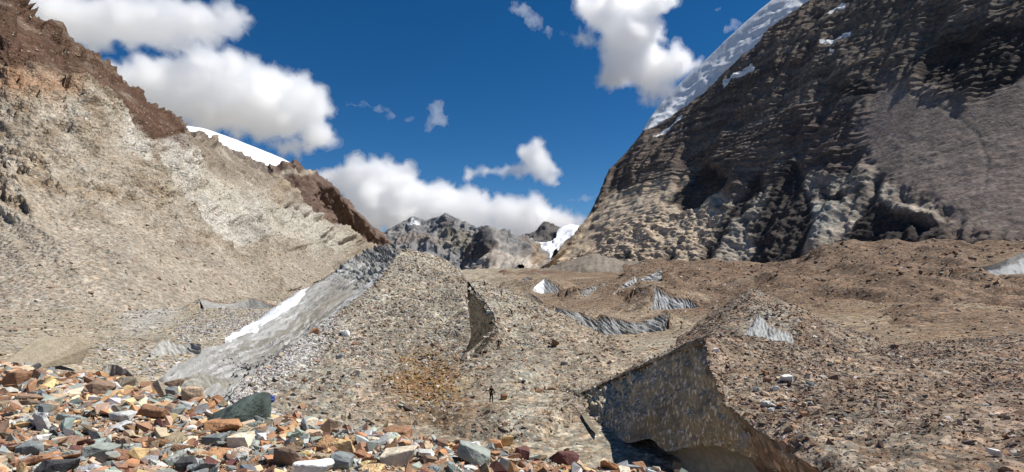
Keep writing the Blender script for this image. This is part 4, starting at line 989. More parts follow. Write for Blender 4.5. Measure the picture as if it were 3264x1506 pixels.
# ------------------------------------------------------------------ far peaks at the head of the valley
Z0 = [(1150, 900, 4200), (1300, 890, 4200), (1420, 885, 4100), (1500, 885, 3800), (1560, 880, 3400), (1620, 878, 3500), (1680, 872, 3800), (1740, 862, 4300), (1800, 860, 5000)]
Z1 = [(1150, 840, 5000), (1300, 820, 5000), (1420, 810, 4900), (1500, 815, 4400), (1560, 800, 3900), (1620, 815, 4100), (1680, 825, 4400), (1725, 840, 4800), (1780, 855, 5400)]
Z2 = [(1150, 800, 5600), (1220, 746, 5700), (1262, 716, 5750), (1295, 700, 5800), (1311, 690, 5800), (1326, 692, 5800), (1344, 698, 5750), (1365, 700, 5700), (1388, 692, 5650), (1405, 684, 5600), (1421, 677, 5600), (1440, 688, 5550), (1462, 700, 5500), (1488, 711, 5350), (1523, 720, 5100), (1556, 720, 4800), (1580, 728, 4750), (1602, 736, 4750), (1635, 750, 4800), (1659, 755, 4900), (1678, 765, 5000), (1698, 785, 5100), (1716, 806, 5200), (1726, 830, 5400), (1760, 860, 5600)]
Z3 = [(1150, 850, 6400), (1300, 780, 6600), (1421, 760, 6600), (1556, 790, 6000), (1680, 820, 6000), (1760, 880, 6400)]
vt = np.concatenate([np.linspace(0, 2, 130), np.linspace(2.05, 3, 14)])
g = loft([Z0, Z1, Z2, Z3], 330, 144, vt=vt)
gpx, gpy = proj(g); n = normals(g); vv = vt[:, None]
cd = 1 - 0.8 * sstep(1.75, 2.0, vv) * sstep(2.3, 2.0, vv)
d = ((ridged(g * 0.0011, 4, seed=211, gain=0.45) - 0.45) * 110 + (ridged(np.stack([gpx * 0.014 + gpy * 0.006, gpy * 0.004, 0 * gpx], -1), 3, seed=212) - 0.5) * 55 + (ridged(g * 0.005, 4, seed=217) - 0.45) * 55) * cd + fbm(g * 0.012, 4, seed=213) * 22
g = g + n * d[..., None]
c = np.empty(g.shape); c[:] = (0.195, 0.19, 0.185)
c = paint(c, 0.8 * sstep(0, .3, fbm(g * np.array([0.003, 0.003, 0.012]), 5, seed=214)), (0.27, 0.25, 0.22))
wx = gpx + 14 * fbm(g * 0.003, 4, seed=215); wy = gpy + 10 * fbm(g * 0.003 + 3, 4, seed=216)
c = paint(c, 0.9 * in_poly(wx, wy, [(1556, 720), (1590, 800), (1580, 815), (1520, 830), (1440, 860), (1470, 815)], 10), (0.06, 0.056, 0.06))  # shaded left side of the spur, painted dark
c = paint(c, in_poly(wx, wy, [(1570, 800), (1620, 800), (1700, 830), (1730, 870), (1480, 880), (1500, 850)], 9), (0.42, 0.37, 0.31))  # sunlit right side and foot of the spur, painted pale
c = paint(c, 0.85 * in_poly(wx, wy, [(1660, 770), (1700, 790), (1730, 850), (1700, 850)], 8), (0.30, 0.215, 0.14))
c = paint(c, 0.7 * in_poly(wx, wy, [(1400, 690), (1450, 690), (1450, 740), (1400, 740)], 12), (0.085, 0.075, 0.075))  # shade of the left-facing slope under the summit, painted in
c = paint(c, 0.6 * sstep(0.05, 0.3, fbm(g * 0.0022 + 5, 5, seed=218)) * sstep(720, 770, gpy), (0.23, 0.17, 0.125))
c = paint(c, 0.8 * in_poly(wx, wy, [(1420, 740), (1500, 730), (1500, 800), (1400, 800)], 12), (0.26, 0.225, 0.17))
c = paint(c, in_poly(wx, wy, [(1306, 722), (1325, 698), (1343, 702), (1318, 722)], 4), (0.75, 0.77, 0.8))
c = paint(c, in_poly(wx, wy, [(1300, 715), (1312, 690), (1318, 692), (1304, 722)], 3), (0.75, 0.77, 0.8))
tag(grid_obj("mountain", g, M_FAR, c), "distant jagged grey peak with a pale spur at the head of the valley", "mountain", kind="structure")

Y0 = [(1600, 880, 6200), (1690, 860, 6200), (1740, 862, 6200), (1820, 860, 6200), (1950, 860, 6200)]
Y1 = [(1600, 800, 7000), (1680, 790, 7000), (1740, 790, 7000), (1800, 780, 7000), (1950, 760, 7000)]
Y2 = [(1600, 790, 7800), (1660, 772, 7900), (1678, 756, 7900), (1690, 745, 7900), (1712, 735, 7900), (1722, 720, 7900), (1738, 709, 7900), (1752, 714, 7900), (1772, 722, 7900), (1790, 728, 7900), (1830, 730, 7900), (1880, 740, 7900), (1950, 720, 7900)]
Y3 = [(1600, 850, 8800), (1740, 790, 8800), (1950, 780, 8800)]
vt = np.concatenate([np.linspace(0, 2, 80), np.linspace(2.1, 3, 10)])
g = loft([Y0, Y1, Y2, Y3], 150, 90, vt=vt)
gpx, gpy = proj(g); n = normals(g)
d = ((ridged(g * 0.003, 4, seed=221) - 0.45) * 110) * (1 - 0.8 * sstep(1.75, 2, vt) * sstep(2.3, 2, vt))[:, None]
g = g + n * d[..., None]
c = np.empty(g.shape); c[:] = (0.10, 0.093, 0.09)
c = paint(c, 0.8 * sstep(0, .3, fbm(g * 0.003, 5, seed=222)), (0.18, 0.165, 0.145))
tag(grid_obj("mountain", g, M_FAR, c), "small dark far peak behind the snowfield right of the valley head", "mountain", kind="structure")
# its snowfield and icefall
X0 = [(1722, 858, 5900), (1732, 860, 5900), (1745, 858, 5900)]
X1 = [(1708, 815, 6300), (1730, 815, 6200), (1768, 800, 6300)]
X2 = [(1668, 772, 6800), (1730, 785, 6600), (1800, 770, 6600)]
X3 = [(1670, 768, 7000), (1720, 775, 6900), (1766, 762, 6900)]
g = loft([X0, X1, X2, X3], 50, 60, 'idx')
g = g + normals(g) * (fbm(g * 0.006, 5, seed=231) * 60)[..., None]
c = np.zeros(g.shape) + 0.78
px, py = proj(g)
c = paint(c, 0.6 * sstep(800, 840, py) * sstep(-0.1, 0.3, fbm(g * 0.01, 4, seed=232)), (0.5, 0.5, 0.5))
tag(grid_obj("icefall", g, M_SNOW, c), "white snowfield narrowing into an icefall at the head of the valley", "icefall", kind="structure")
g = loft([[(1762, 790, 6500), (1790, 800, 6300), (1850, 780, 6000)], [(1770, 760, 6900), (1800, 760, 6700), (1850, 750, 6400)], [(1784, 728, 7600), (1815, 718, 7500), (1858, 726, 7400)], [(1784, 750, 8200), (1815, 740, 8200), (1858, 745, 8200)]], 50, 50, 'idx')
g = g + normals(g) * (fbm(g * 0.004, 4, seed=235) * 60)[..., None]
tag(grid_obj("snow_dome", g, M_SNOW, np.zeros(g.shape) + 0.82), "rounded white snow dome beside the small dark far peak", "snow dome", kind="structure")

# ------------------------------------------------------------------ stones
def hull(n, dims, seed, boxy=0.5):
    rg = np.random.default_rng(seed)
    p = rg.normal(size=(n, 3)); p /= np.linalg.norm(p, axis=1)[:, None]
    p = np.sign(p) * np.abs(p) ** boxy
    p *= rg.uniform(0.78, 1.0, (n, 1)); p *= np.asarray(dims) * 0.5
    p[:, 0] += p[:, 2] * rg.uniform(-0.4, 0.4)
    bm = bmesh.new()
    for q in p: bm.verts.new(q)
    res = bmesh.ops.convex_hull(bm, input=bm.verts)
    bmesh.ops.delete(bm, geom=list({e for e in res["geom_interior"] if isinstance(e, bmesh.types.BMVert)}), context='VERTS')
    bmesh.ops.triangulate(bm, faces=bm.faces)
    bmesh.ops.recalc_face_normals(bm, faces=bm.faces)
    bm.verts.index_update()
    V = np.array([v.co[:] for v in bm.verts]); T = np.array([[v.index for v in f.verts] for f in bm.faces])
    bm.free()
    return V, T

SMALL = [hull(9, (1, RNG.uniform(.5, .9), RNG.uniform(.22, .6)), 300 + k, RNG.uniform(.55, .9)) for k in range(24)]

def frame_from(nrm, yaw, tilt_x, tilt_y):
    """rotation matrices (n,3,3): local z to the surface normal, then yawed and tilted"""
    z = nrm / np.linalg.norm(nrm, axis=1)[:, None]
    a = np.tile(np.array([1.0, 0, 0]), (len(z), 1))
    x = a - z * np.sum(a * z, 1)[:, None]; x /= np.linalg.norm(x, axis=1)[:, None]
    y = np.cross(z, x)
    B = np.stack([x, y, z], -1)
    def rot(ax, t):
        c, s_ = np.cos(t), np.sin(t); o, i = np.zeros_like(t), np.ones_like(t)
        m = {'x': [[i, o, o], [o, c, -s_], [o, s_, c]], 'y': [[c, o, s_], [o, i, o], [-s_, o, c]], 'z': [[c, -s_, o], [s_, c, o], [o, o, i]]}[ax]
        return np.moveaxis(np.array(m), -1, 0)
    return B @ rot('x', tilt_x) @ rot('y', tilt_y) @ rot('z', yaw)

def scatter(grid, n, wfun, rg, x0=-200, x1=3460):
    """n points on a grid surface, weighted per cell; returns positions and normals"""
    a, b, c, d = grid[:-1, :-1], grid[:-1, 1:], grid[1:, 1:], grid[1:, :-1]
    cr = np.cross(c - a, d - b) * 0.5
    area = np.linalg.norm(cr, axis=-1)
    ctr = (a + b + c + d) / 4
    nn = cr / (area[..., None] + 1e-12)
    nn = nn * np.where(nn[..., 2:3] < 0, -1, 1)
    px, py = proj(ctr)
    facing = np.sum(nn * -ctr, -1) > 0
    ok = facing & (ctr[..., 1] > 0.5) & (px > x0) & (px < x1) & (py < 1640)
    w = np.where(ok, area * wfun(ctr, px, py), 0).ravel()
    cum = np.cumsum(w); tot = cum[-1]
    k = np.searchsorted(cum, rg.uniform(0, tot, n)); k = np.clip(k, 0, len(w) - 1)
    i, j = np.unravel_index(k, area.shape)
    u, v = rg.uniform(size=(2, n, 1))
    p = a[i, j] * (1 - u) * (1 - v) + b[i, j] * u * (1 - v) + c[i, j] * u * v + d[i, j] * (1 - u) * v
    return p, nn[i, j]

def stone_mass(name, protos, pos, nrm, size, colr, rg, mat, label, tilt=0.3, sink=0.1, kind="stuff"):
    n = len(pos)
    which = rg.integers(0, len(protos), n)
    Rm = frame_from(nrm, rg.uniform(0, 6.283, n), rg.normal(0, tilt, n), rg.normal(0, tilt, n))
    VV, TT, CC, base = [], [], [], 0
    for k, (V, T) in enumerate(protos):
        s_ = np.where(which == k)[0]
        if not len(s_): continue
        asp = rg.uniform(0.75, 1.25, (len(s_), 1, 3))
        loc = V[None] * size[s_][:, None, None] * asp
        half = -loc[..., 2].min(1)
        wv = np.einsum('nij,nvj->nvi', Rm[s_], loc) + (pos[s_] + nrm[s_] * (half - sink * size[s_])[:, None])[:, None]
        VV.append(wv.reshape(-1, 3)); CC.append(np.repeat(colr[s_], len(V), 0))
        TT.append((T[None] + (np.arange(len(s_)) * len(V))[:, None, None]).reshape(-1, 3) + base); base += len(s_) * len(V)
    o = mesh_np(name, np.concatenate(VV), np.concatenate(TT).ravel(), 3, mat, np.concatenate(CC), smooth=False)
    tag(o, label, name.replace("_", " "), kind=kind)
    return o

def palette(n, rg, cols, wts, jit=0.14):
    k = rg.choice(len(cols), n, p=np.array(wts) / np.sum(wts))
    c = np.array(cols)[k] * rg.uniform(1 - jit, 1 + jit, (n, 1)) * rg.uniform(0.94, 1.06, (n, 3))
    return c, k

# --- rubble lying on the moraine, too many to count
def mass_on(surf, n, label, cols, wts, minpx, alpha, maxs, wfun=None, seed=0, name="rubble", tilt=0.35, power=1.6):
    rg = np.random.default_rng(seed)
    def w(ctr, px, py):
        base = 1 / np.maximum(ctr[..., 1], 3) ** power
        cl = 0.35 + 0.65 * sstep(-0.15, 0.25, fbm(ctr * 0.12, 3, seed=seed + 3))
        return base * cl * (wfun(ctr, px, py) if wfun else 1)
    p, nn = scatter(SURF[surf], n, w, rg)
    smin = minpx * p[:, 1] / F
    size = np.minimum(smin * (1 + rg.pareto(alpha, n)), maxs * rg.uniform(0.7, 1.0, n))
    c, _ = palette(n, rg, cols, wts)
    stone_mass(name, SMALL, p, nn, size, c, rg, M_RUBBLE, label, tilt)

GREYTAN = [(0.34, 0.29, 0.225), (0.26, 0.21, 0.155), (0.42, 0.385, 0.33), (0.58, 0.55, 0.50), (0.19, 0.135, 0.095), (0.21, 0.21, 0.20), (0.30, 0.185, 0.115), (0.10, 0.085, 0.07)]
GW = [5, 5, 3, 1.2, 2.5, 2, 1.4, 1]
mass_on('pyramid', 17000, "loose grey and tan stones scattered over the rubble pyramid", GREYTAN, GW, 5.2, 2.4, 1.2, seed=501)
mass_on('flank', 13000, "loose brown and tan stones scattered over the hikers' slope", GREYTAN, [5, 5, 2, 1, 4, 2, 2.5, 1.2], 5.0, 2.4, 1.1, seed=502)
BROWNS = [(0.26, 0.20, 0.15), (0.20, 0.14, 0.10), (0.36, 0.30, 0.24), (0.50, 0.46, 0.41), (0.16, 0.10, 0.07), (0.18, 0.17, 0.155), (0.27, 0.16, 0.10), (0.08, 0.065, 0.055)]
mass_on('right', 30000, "loose brown stones scattered over the right front mound", BROWNS, [5, 5, 3, 1.0, 3, 2, 2, 1], 5.2, 2.2, 0.5, seed=503)
mass_on('hummock', 5000, "loose stones on the pointed hummock behind the right mound", BROWNS, [5, 5, 3, 1, 3, 2, 2, 1], 5, 2.4, 1.0, seed=504)
mass_on('brown', 6500, "sparse stones on the reddish brown debris hill", BROWNS, [4, 5, 2, .6, 4, 1, 3, 1.2], 4.0, 1.9, 2.2, seed=505, power=1.2)
mass_on('base', 26000, "loose stones scattered over the glacier floor", GREYTAN, [5, 5, 3, 1, 3, 2, 2, 1], 4.5, 2.0, 1.2, seed=506, wfun=lambda c, px, py: (c[..., 1] > 26) * (c[..., 1] < 420), power=1.35)
mass_on('base', 2600, "pale angular stones fallen at the foot of the long ice ramp", [(0.45, 0.43, 0.40), (0.37, 0.35, 0.325), (0.54, 0.52, 0.49), (0.27, 0.25, 0.225)], [4, 3, 2, 1], 7, 2.2, 1.0, seed=507,
        wfun=lambda c, px, py: (path_mask(px, py, [(380, 1180), (500, 1190), (760, 1260)], 120) + path_mask(px, py, [(720, 1010), (820, 1020), (600, 1060)], 60)) * (c[..., 1] > 30))
mass_on('pyramid', 2600, "pale angular stones along the lower edge of the rubble pyramid beside the ice ramp", [(0.45, 0.43, 0.40), (0.37, 0.35, 0.325), (0.54, 0.52, 0.49), (0.27, 0.25, 0.225)], [4, 3, 2, 1], 7, 2.2, 0.9, seed=508,
        wfun=lambda c, px, py: path_mask(px, py, [(770, 1230), (880, 1150), (1000, 1050)], 110))
mass_on('pyramid', 2600, "ochre and rusty stones in a patch low on the rubble pyramid", [(0.30, 0.19, 0.075), (0.26, 0.15, 0.075), (0.36, 0.26, 0.13), (0.20, 0.12, 0.07)], [4, 4, 2, 2], 6, 2.2, 0.8, seed=512,
        wfun=lambda c, px, py: sstep(230, 40, np.abs(px - 1390) + 1.4 * np.abs(py - 1215) + 120 * fbm(c * 0.15, 4, seed=5)))
mass_on('lip', 1200, "small stones on the gravel shoulder above the flecked ice face", GREYTAN, GW, 4.5, 2.6, 0.6, seed=509)
rg = np.random.default_rng(510)
p_, n_ = scatter(SURF['left'], 9000, lambda c, px, py: 1 / c[..., 1] ** 1.2 * (sstep(700, 900, py) + 0.35), rg)
sz_ = np.minimum(4.0 * p_[:, 1] / F * (1 + rg.pareto(2.4, len(p_))), 2.6)
c_, _ = palette(len(p_), rg, [(0.40, 0.33, 0.24), (0.32, 0.25, 0.18), (0.48, 0.43, 0.35), (0.24, 0.17, 0.11)], [4, 4, 2, 2])
stone_mass("scree", SMALL, p_, n_, sz_, c_, rg, M_RUBBLE, "tan scree blocks scattered on the left hillside", 0.35)

rg = np.random.default_rng(511)
RP, RS = [], []
for cv, f in RIMS:
    L_ = np.linalg.norm(np.diff(cv, axis=0), axis=1).sum(); md = cv[:, 1].mean()
    n = int(min(900, 14 * L_ / (md * 0.006)) * 0.35) + 20
    k = rg.uniform(0, len(cv) - 1.001, n); i0 = k.astype(int); fr = (k - i0)[:, None]
    p = cv[i0] * (1 - fr) + cv[i0 + 1] * fr
    p = p + rg.normal(0, 1, (n, 3)) * np.array([0.3, 0.5, 0.02]) * (md * 0.012) + np.array([0, 0.004 * md, 0])
    RP.append(p); RS.append(np.minimum(p[:, 1] * 0.0035 * (1 + rg.pareto(2.2, n)), 0.016 * md + 0.25))
RP, RS = np.concatenate(RP), np.concatenate(RS)
c_, _ = palette(len(RP), rg, GREYTAN, GW)
stone_mass("rubble", SMALL, RP, np.tile(np.array([0.0, -0.25, 0.97]), (len(RP), 1)), RS, c_, rg, M_RUBBLE, "loose stones caught along the rims of the ice faces", 0.5, 0.2)

# --- the near stones
PAL = {"rust brown": (0.27, 0.150, 0.088), "brown": (0.205, 0.14, 0.098), "tan": (0.40, 0.30, 0.205), "ochre yellow": (0.54, 0.38, 0.19), "slate grey": (0.185, 0.20, 0.195),
       "grey green": (0.26, 0.285, 0.25), "pale grey": (0.43, 0.43, 0.405), "maroon": (0.12, 0.055, 0.047), "cream": (0.62, 0.53, 0.40), "charcoal": (0.062, 0.06, 0.062),
       "white": (0.66, 0.64, 0.60), "orange brown": (0.38, 0.205, 0.105), "dark green": (0.068, 0.088, 0.077), "buff": (0.36, 0.30, 0.215)}
PNAMES = ["rust brown", "brown", "tan", "ochre yellow", "slate grey", "grey green", "pale grey", "maroon", "cream", "charcoal", "orange brown"]
PW = [5.5, 4, 4.5, 1.5, 4, 4, 3, 1.3, 1.3, .7, 2.5]

def stone_mesh(name, V, T):
    me = bpy.data.meshes.new(name); me.from_pydata(V.tolist(), [], T.tolist()); me.materials.append(M_STONE); return me

def rough_hull(n, dims, seed, boxy=0.42, amp=0.05):
    """angular boulder: hull, cut finer and roughened a little so that its faces are not perfectly flat"""
    V, T = hull(n, dims, seed, boxy)
    bm = bmesh.new()
    vs = [bm.verts.new(v) for v in V]
    for t in T: bm.faces.new([vs[i] for i in t])
    bmesh.ops.dissolve_limit(bm, angle_limit=R(14), verts=bm.verts, edges=bm.edges)
    bmesh.ops.bevel(bm, geom=list(bm.edges), offset=0.018 * max(dims), segments=1, affect='EDGES', clamp_overlap=True)
    bmesh.ops.triangulate(bm, faces=bm.faces)
    bmesh.ops.subdivide_edges(bm, edges=[e for e in bm.edges if e.calc_length() > 0.12 * max(dims)], cuts=1, use_grid_fill=True)
    bmesh.ops.triangulate(bm, faces=bm.faces)
    bm.verts.index_update()
    V = np.array([v.co[:] for v in bm.verts]); T = np.array([[v.index for v in f.verts] for f in bm.faces]); bm.free()
    m = max(dims)
    nn = V / (np.linalg.norm(V, axis=1)[:, None] + 1e-9)
    V = V + nn * (fbm(V * 3.0 / m + seed, 3, seed=seed)[:, None] * amp * m)
    return V, T

HEROES = []          # (px, py, short name)
TAKEN = []           # (x, y, radius) spots of hand-placed stones
def hero(px, py, w, h, colour, label, short=None, seed=0, yaw=0.0, tilt=0.0, ty=0.0, flat=None, sinkf=0.18, names=None, rotx=0.0):
    pos, nr = ground_at(px, py + h * 0.45, names) if names else ground_at(px, py + h * 0.45)
    k = pos[1] / F
    W, H = w * k, h * k * 1.15
    V, T = rough_hull(16, (W, W * (flat or 0.7), H), 900 + seed)
    o = bpy.data.objects.new("boulder" if W > 0.45 else "stone", stone_mesh("stone", V, T)); COL.objects.link(o)
    o.rotation_euler = (rotx, ty, yaw)
    x = (px - CX) / F * pos[1]
    o.location = (x, pos[1] + W * 0.15, pos[2] + H * (0.5 - sinkf))
    o.color = (*[min(0.75, 1.15 * q) for q in PAL[colour]], 1)
    tag(o, label, "boulder" if W > 0.45 else "stone", "loose stones on the near rubble mound" if pos[1] < 18 else "boulders lying on the debris")
    if short: HEROES.append((px, py, short))
    TAKEN.append((o.location.x, o.location.y, W * 0.5))
    return o

H = hero
H(36, 1208, 92, 56, "rust brown", "rust brown boulder with a dark notch at the left end of the near stones", "notched rust boulder at far left", 1)
H(265, 1196, 78, 32, "tan", "tan boulder with a peaked top on the crest of the near stones at left", "peaked tan boulder", 2)
H(300, 1240, 96, 56, "brown", "purplish brown slab leaning in the upper left of the near stones", "purplish leaning slab", 3, ty=0.3)
H(405, 1216, 112, 40, "buff", "long buff block with a reddish end behind the yellow slab at upper left", "long buff block", 4)
H(400, 1243, 72, 24, "ochre yellow", "thin ochre slab lying in front of the long buff block", "thin ochre slab", 5)
H(551, 1204, 58, 34, "brown", "dark brown capstone perched on top of the small pile beside the ice toe", "dark capstone", 6, sinkf=0.0)
H(541, 1244, 50, 34, "slate grey", "rounded slate grey stone under the dark capstone of the pile", None, 7, sinkf=0.1)
H(508, 1238, 40, 60, "buff", "upright buff slab on the left side of the small pile under the capstone", None, 43, flat=0.4)
H(606, 1258, 88, 60, "tan", "brownish tan block on the right side of the small pile", "tan pile block", 8)
H(482, 1308, 130, 46, "rust brown", "broad rust brown slab below the small pile of boulders", "broad rust slab", 9, ty=0.12)
H(375, 1332, 96, 30, "pale grey", "flat pale grey slab left of the broad rust slab", "flat pale slab", 10)
H(125, 1340, 60, 70, "pale grey", "upright pale grey stone with a white stripe near the left edge", "upright pale stone", 11, flat=0.5)
H(105, 1402, 82, 28, "white", "white slab with a pinkish tint below the upright pale stone", "white slab", 12)
H(90, 1434, 98, 48, "slate grey", "grey slab with a dark shaded end at lower left below the white slab", "grey slab at lower left", 13, ty=-0.2)
H(150, 1494, 170, 50, "charcoal", "large charcoal slab cut by the bottom edge at lower left", "charcoal bottom slab", 14, ty=-0.1)
H(85, 1474, 120, 30, "rust brown", "long dark rust stone lying just behind the charcoal slab", "long rust stone", 15, ty=-0.15)
H(310, 1440, 114, 48, "grey green", "broad grey green block in the lower left stones left of the yellow stone", "broad grey green block", 16)
H(436, 1452, 66, 46, "ochre yellow", "bright ochre yellow stone right of the broad grey green block", "bright ochre stone", 17)
H(387, 1418, 46, 62, "brown", "upright brown stone just behind the bright ochre stone", "upright brown stone", 18, flat=0.6)
H(590, 1486, 74, 48, "charcoal", "dark charcoal block near the bottom edge left of centre", "charcoal block", 19)
H(760, 1408, 92, 48, "cream", "large cream stone with a domed top in front of the green wedge boulder", "cream domed stone", 21)
H(676, 1402, 88, 32, "slate grey", "flat grey slab with a pinkish top left of the cream domed stone", "flat pinkish slab", 22)
H(700, 1362, 134, 40, "orange brown", "long orange brown slab leaning against the foot of the green wedge boulder", "orange slab", 23)
H(831, 1396, 40, 30, "white", "small whitish stone right of the cream domed stone", "whitish stone", 24)
H(905, 1460, 114, 68, "brown", "big brown stone with ochre stains below the whitish stone", "big ochre stained stone", 25)
H(985, 1497, 150, 56, "white", "wide white speckled boulder cut by the bottom edge left of centre", "white speckled boulder", 26)
H(1105, 1430, 54, 66, "ochre yellow", "upright yellow ochre stone standing above the slate plate", "upright yellow stone", 27, flat=0.55)
H(1086, 1476, 86, 56, "slate grey", "tilted blue grey slate plate below the upright yellow stone", "slate plate", 28, ty=0.25, flat=0.9)
H(990, 1356, 58, 46, "cream", "peach and white stone on the crest of the near stones left of centre", "peach stone", 29)
H(1052, 1362, 62, 56, "tan", "upright brown and tan shard right of the peach stone", "tan shard", 30, flat=0.5, ty=0.3)
H(1266, 1440, 112, 88, "cream", "large banded white and brown boulder at the bottom near the centre", "banded boulder", 31, ty=0.35)
H(1517, 1416, 36, 30, "white", "small bright white block on the crest right of centre", "white block", 32)
H(1575, 1414, 58, 30, "orange brown", "orange brown stone between the white block and the yellow stone", None, 33)
H(1617, 1409, 44, 34, "ochre yellow", "pale yellow stone right of the orange brown stone on the crest", "pale yellow stone", 34)
H(1512, 1452, 136, 60, "grey green", "long grey green slab slanting down right below the white block", "slanting grey green slab", 35, ty=0.4)
H(1360, 1452, 66, 28, "pale grey", "pale speckled bar shaped stone right of the banded boulder", "speckled bar stone", 36)
H(1500, 1500, 50, 30, "white", "rounded white stone at the bottom edge below the slanting slab", "rounded white stone", 37)
H(1612, 1480, 64, 58, "pale grey", "upright grey boulder with lichen pattern right of the slanting slab", "patterned grey boulder", 38, flat=0.6)
H(1800, 1458, 86, 50, "maroon", "dark maroon pointed boulder at the right end of the near stones", "maroon boulder", 39, ty=0.3)
H(1468, 1409, 64, 28, "brown", "dark brown rounded stone on the crest left of the white block", None, 41)
H(1262, 1384, 114, 38, "rust brown", "reddish brown ridge shaped stone above the banded boulder", "reddish ridge stone", 42)
H(1665, 1446, 60, 44, "maroon", "reddish brown angular stone left of the maroon boulder", "reddish angular stone", 44)
H(2042, 1484, 50, 34, "rust brown", "rust stone at the bottom edge right of the maroon boulder", "rust stone at bottom", 45)
H(2172, 1502, 54, 30, "tan", "tan stone at the bottom edge below the ice hollow", None, 46)
H(1990, 1502, 60, 28, "cream", "cream stone at the bottom edge left of the rust stone", None, 47)
# further off
H(106, 1122, 240, 96, "buff", "huge pale buff boulder with an undercut right side behind the near stones at left", None, 50, names=('base',), sinkf=0.22)
H(1003, 1056, 36, 20, "orange brown", "orange brown boulder at the edge of the ice ramp on the pyramid", None, 51, ty=0.1)
H(1100, 1064, 30, 22, "white", "white boulder right of the orange boulder on the pyramid", None, 52)
H(1140, 1186, 22, 20, "cream", "pale yellow boulder low on the rubble pyramid", None, 53)
H(1762, 1096, 38, 30, "brown", "dark brown square boulder on the slope right of the hikers", None, 54, ty=0.5)
H(1800, 1158, 24, 13, "slate grey", "slate grey boulder below the dark square boulder on the slope", None, 55)
H(1718, 1245, 30, 12, "rust brown", "flat red brown boulder near the upper left corner of the flecked ice face", None, 56)
H(1606, 1262, 28, 22, "rust brown", "reddish boulder just right of the nearest hiker", None, 57)
H(2512, 1206, 44, 26, "white", "large pale boulder in the cluster on the right front mound", None, 58)
H(2596, 1310, 46, 28, "tan", "tan orange boulder below the cluster on the right front mound", None, 59)
H(2447, 1213, 28, 20, "rust brown", "reddish boulder left of the large pale boulder on the right mound", None, 60)
H(2472, 1239, 26, 18, "white", "whitish boulder below the reddish boulder on the right mound", None, 61)
H(2660, 1200, 40, 20, "brown", "dark brown slab right of the pale boulder on the right mound", None, 62, ty=0.3)
H(2280, 1117, 26, 14, "white", "white slab at the top of the flecked ice face", None, 66)
H(3176, 1443, 42, 32, "white", "bright white boulder at the lower right corner of the right mound", None, 63)
H(2856, 1098, 28, 18, "brown", "dark brown boulder in the dip before the brown hill", None, 64)
H(3004, 809, 28, 12, "orange brown", "orange boulder on the crest of the brown hill at right", None, 65)
H(816, 1236, 20, 15, "white", "white block among the pale stones below the ice ramp", None, 67)

rg = np.random.default_rng(620)
used_labels = set()
marks = [(2512, 1206, "large pale boulder"), (2596, 1310, "tan orange boulder"), (2447, 1213, "reddish boulder"), (2472, 1239, "whitish boulder")]
for q in range(26):
    a_, r_ = rg.uniform(0, 6.283), rg.uniform(0.15, 1) ** 0.6
    x, y = 2525 + 110 * r_ * math.cos(a_), 1245 + 85 * r_ * math.sin(a_)
    cn = ["tan", "brown", "rust brown", "pale grey", "slate grey", "buff"][q % 6]
    w = rg.uniform(15, 34); size_word = "small" if w < 22 else ("mid sized" if w < 29 else "big")
    for m in sorted(marks, key=lambda m: math.hypot(m[0] - x, m[1] - y)):
        side = ("right of" if x > m[0] else "left of") if abs(x - m[0]) > abs(y - m[1]) else ("below" if y > m[1] else "above")
        lab = f"{size_word} {cn} boulder {side} the {m[2]} in the right mound's cluster"
        if lab not in used_labels: break
    used_labels.add(lab)
    H(x, y, w, w * rg.uniform(0.4, 0.65), cn, lab, None, 70 + q, yaw=rg.uniform(-0.6, 0.6), ty=rg.normal(0, 0.2))

# the green wedge boulder: slanting back, sharp tip at the right
pos, nr = ground_at(730, 1352)
k = pos[1] / F
PT = [(640, 1356, 0.0), (662, 1335, .1), (700, 1305, .05), (748, 1290, .0), (780, 1272, .05), (803, 1262, .18), (806, 1300, .25), (800, 1345, .3), (786, 1358, .05), (770, 1342, -.35), (752, 1345, -.45), (700, 1352, -.42), (660, 1360, -.3),
      (790, 1300, -.15), (770, 1305, -.22), (640, 1370, .2), (800, 1372, .6), (720, 1330, .75), (790, 1290, .7), (660, 1365, .6), (745, 1312, -.22)]
bm = bmesh.new()
for x, y, dy in PT:
    Yd = pos[1] + dy
    bm.verts.new(((x - CX) / F * pos[1], Yd, -(y - HZ) / F * pos[1]))
res = bmesh.ops.convex_hull(bm, input=bm.verts)
bmesh.ops.delete(bm, geom=list({e for e in res["geom_interior"] if isinstance(e, bmesh.types.BMVert)}), context='VERTS')
bmesh.ops.triangulate(bm, faces=bm.faces)
bmesh.ops.subdivide_edges(bm, edges=bm.edges, cuts=2, use_grid_fill=True)
bmesh.ops.triangulate(bm, faces=bm.faces)
ctr = Vector(pos)
for v in bm.verts:
    q = np.array(v.co)
    v.co += (v.co - ctr).normalized() * float(ridged(q * 2.2, 3, seed=77) - 0.45) * 0.10
    v.co -= ctr
me = bpy.data.meshes.new("boulder"); bm.to_mesh(me); bm.free(); me.materials.append(M_STONE)
o = bpy.data.objects.new("boulder", me); COL.objects.link(o); o.location = ctr
o.color = (*PAL["dark green"], 1)
tag(o, "dark green wedge shaped boulder with a sharp upright tip among the rusty stones", "boulder", "loose stones on the near rubble mound")
HEROES.append((725, 1312, "green wedge boulder"))
TAKEN.append((pos[0], pos[1] + 0.2, 0.45))

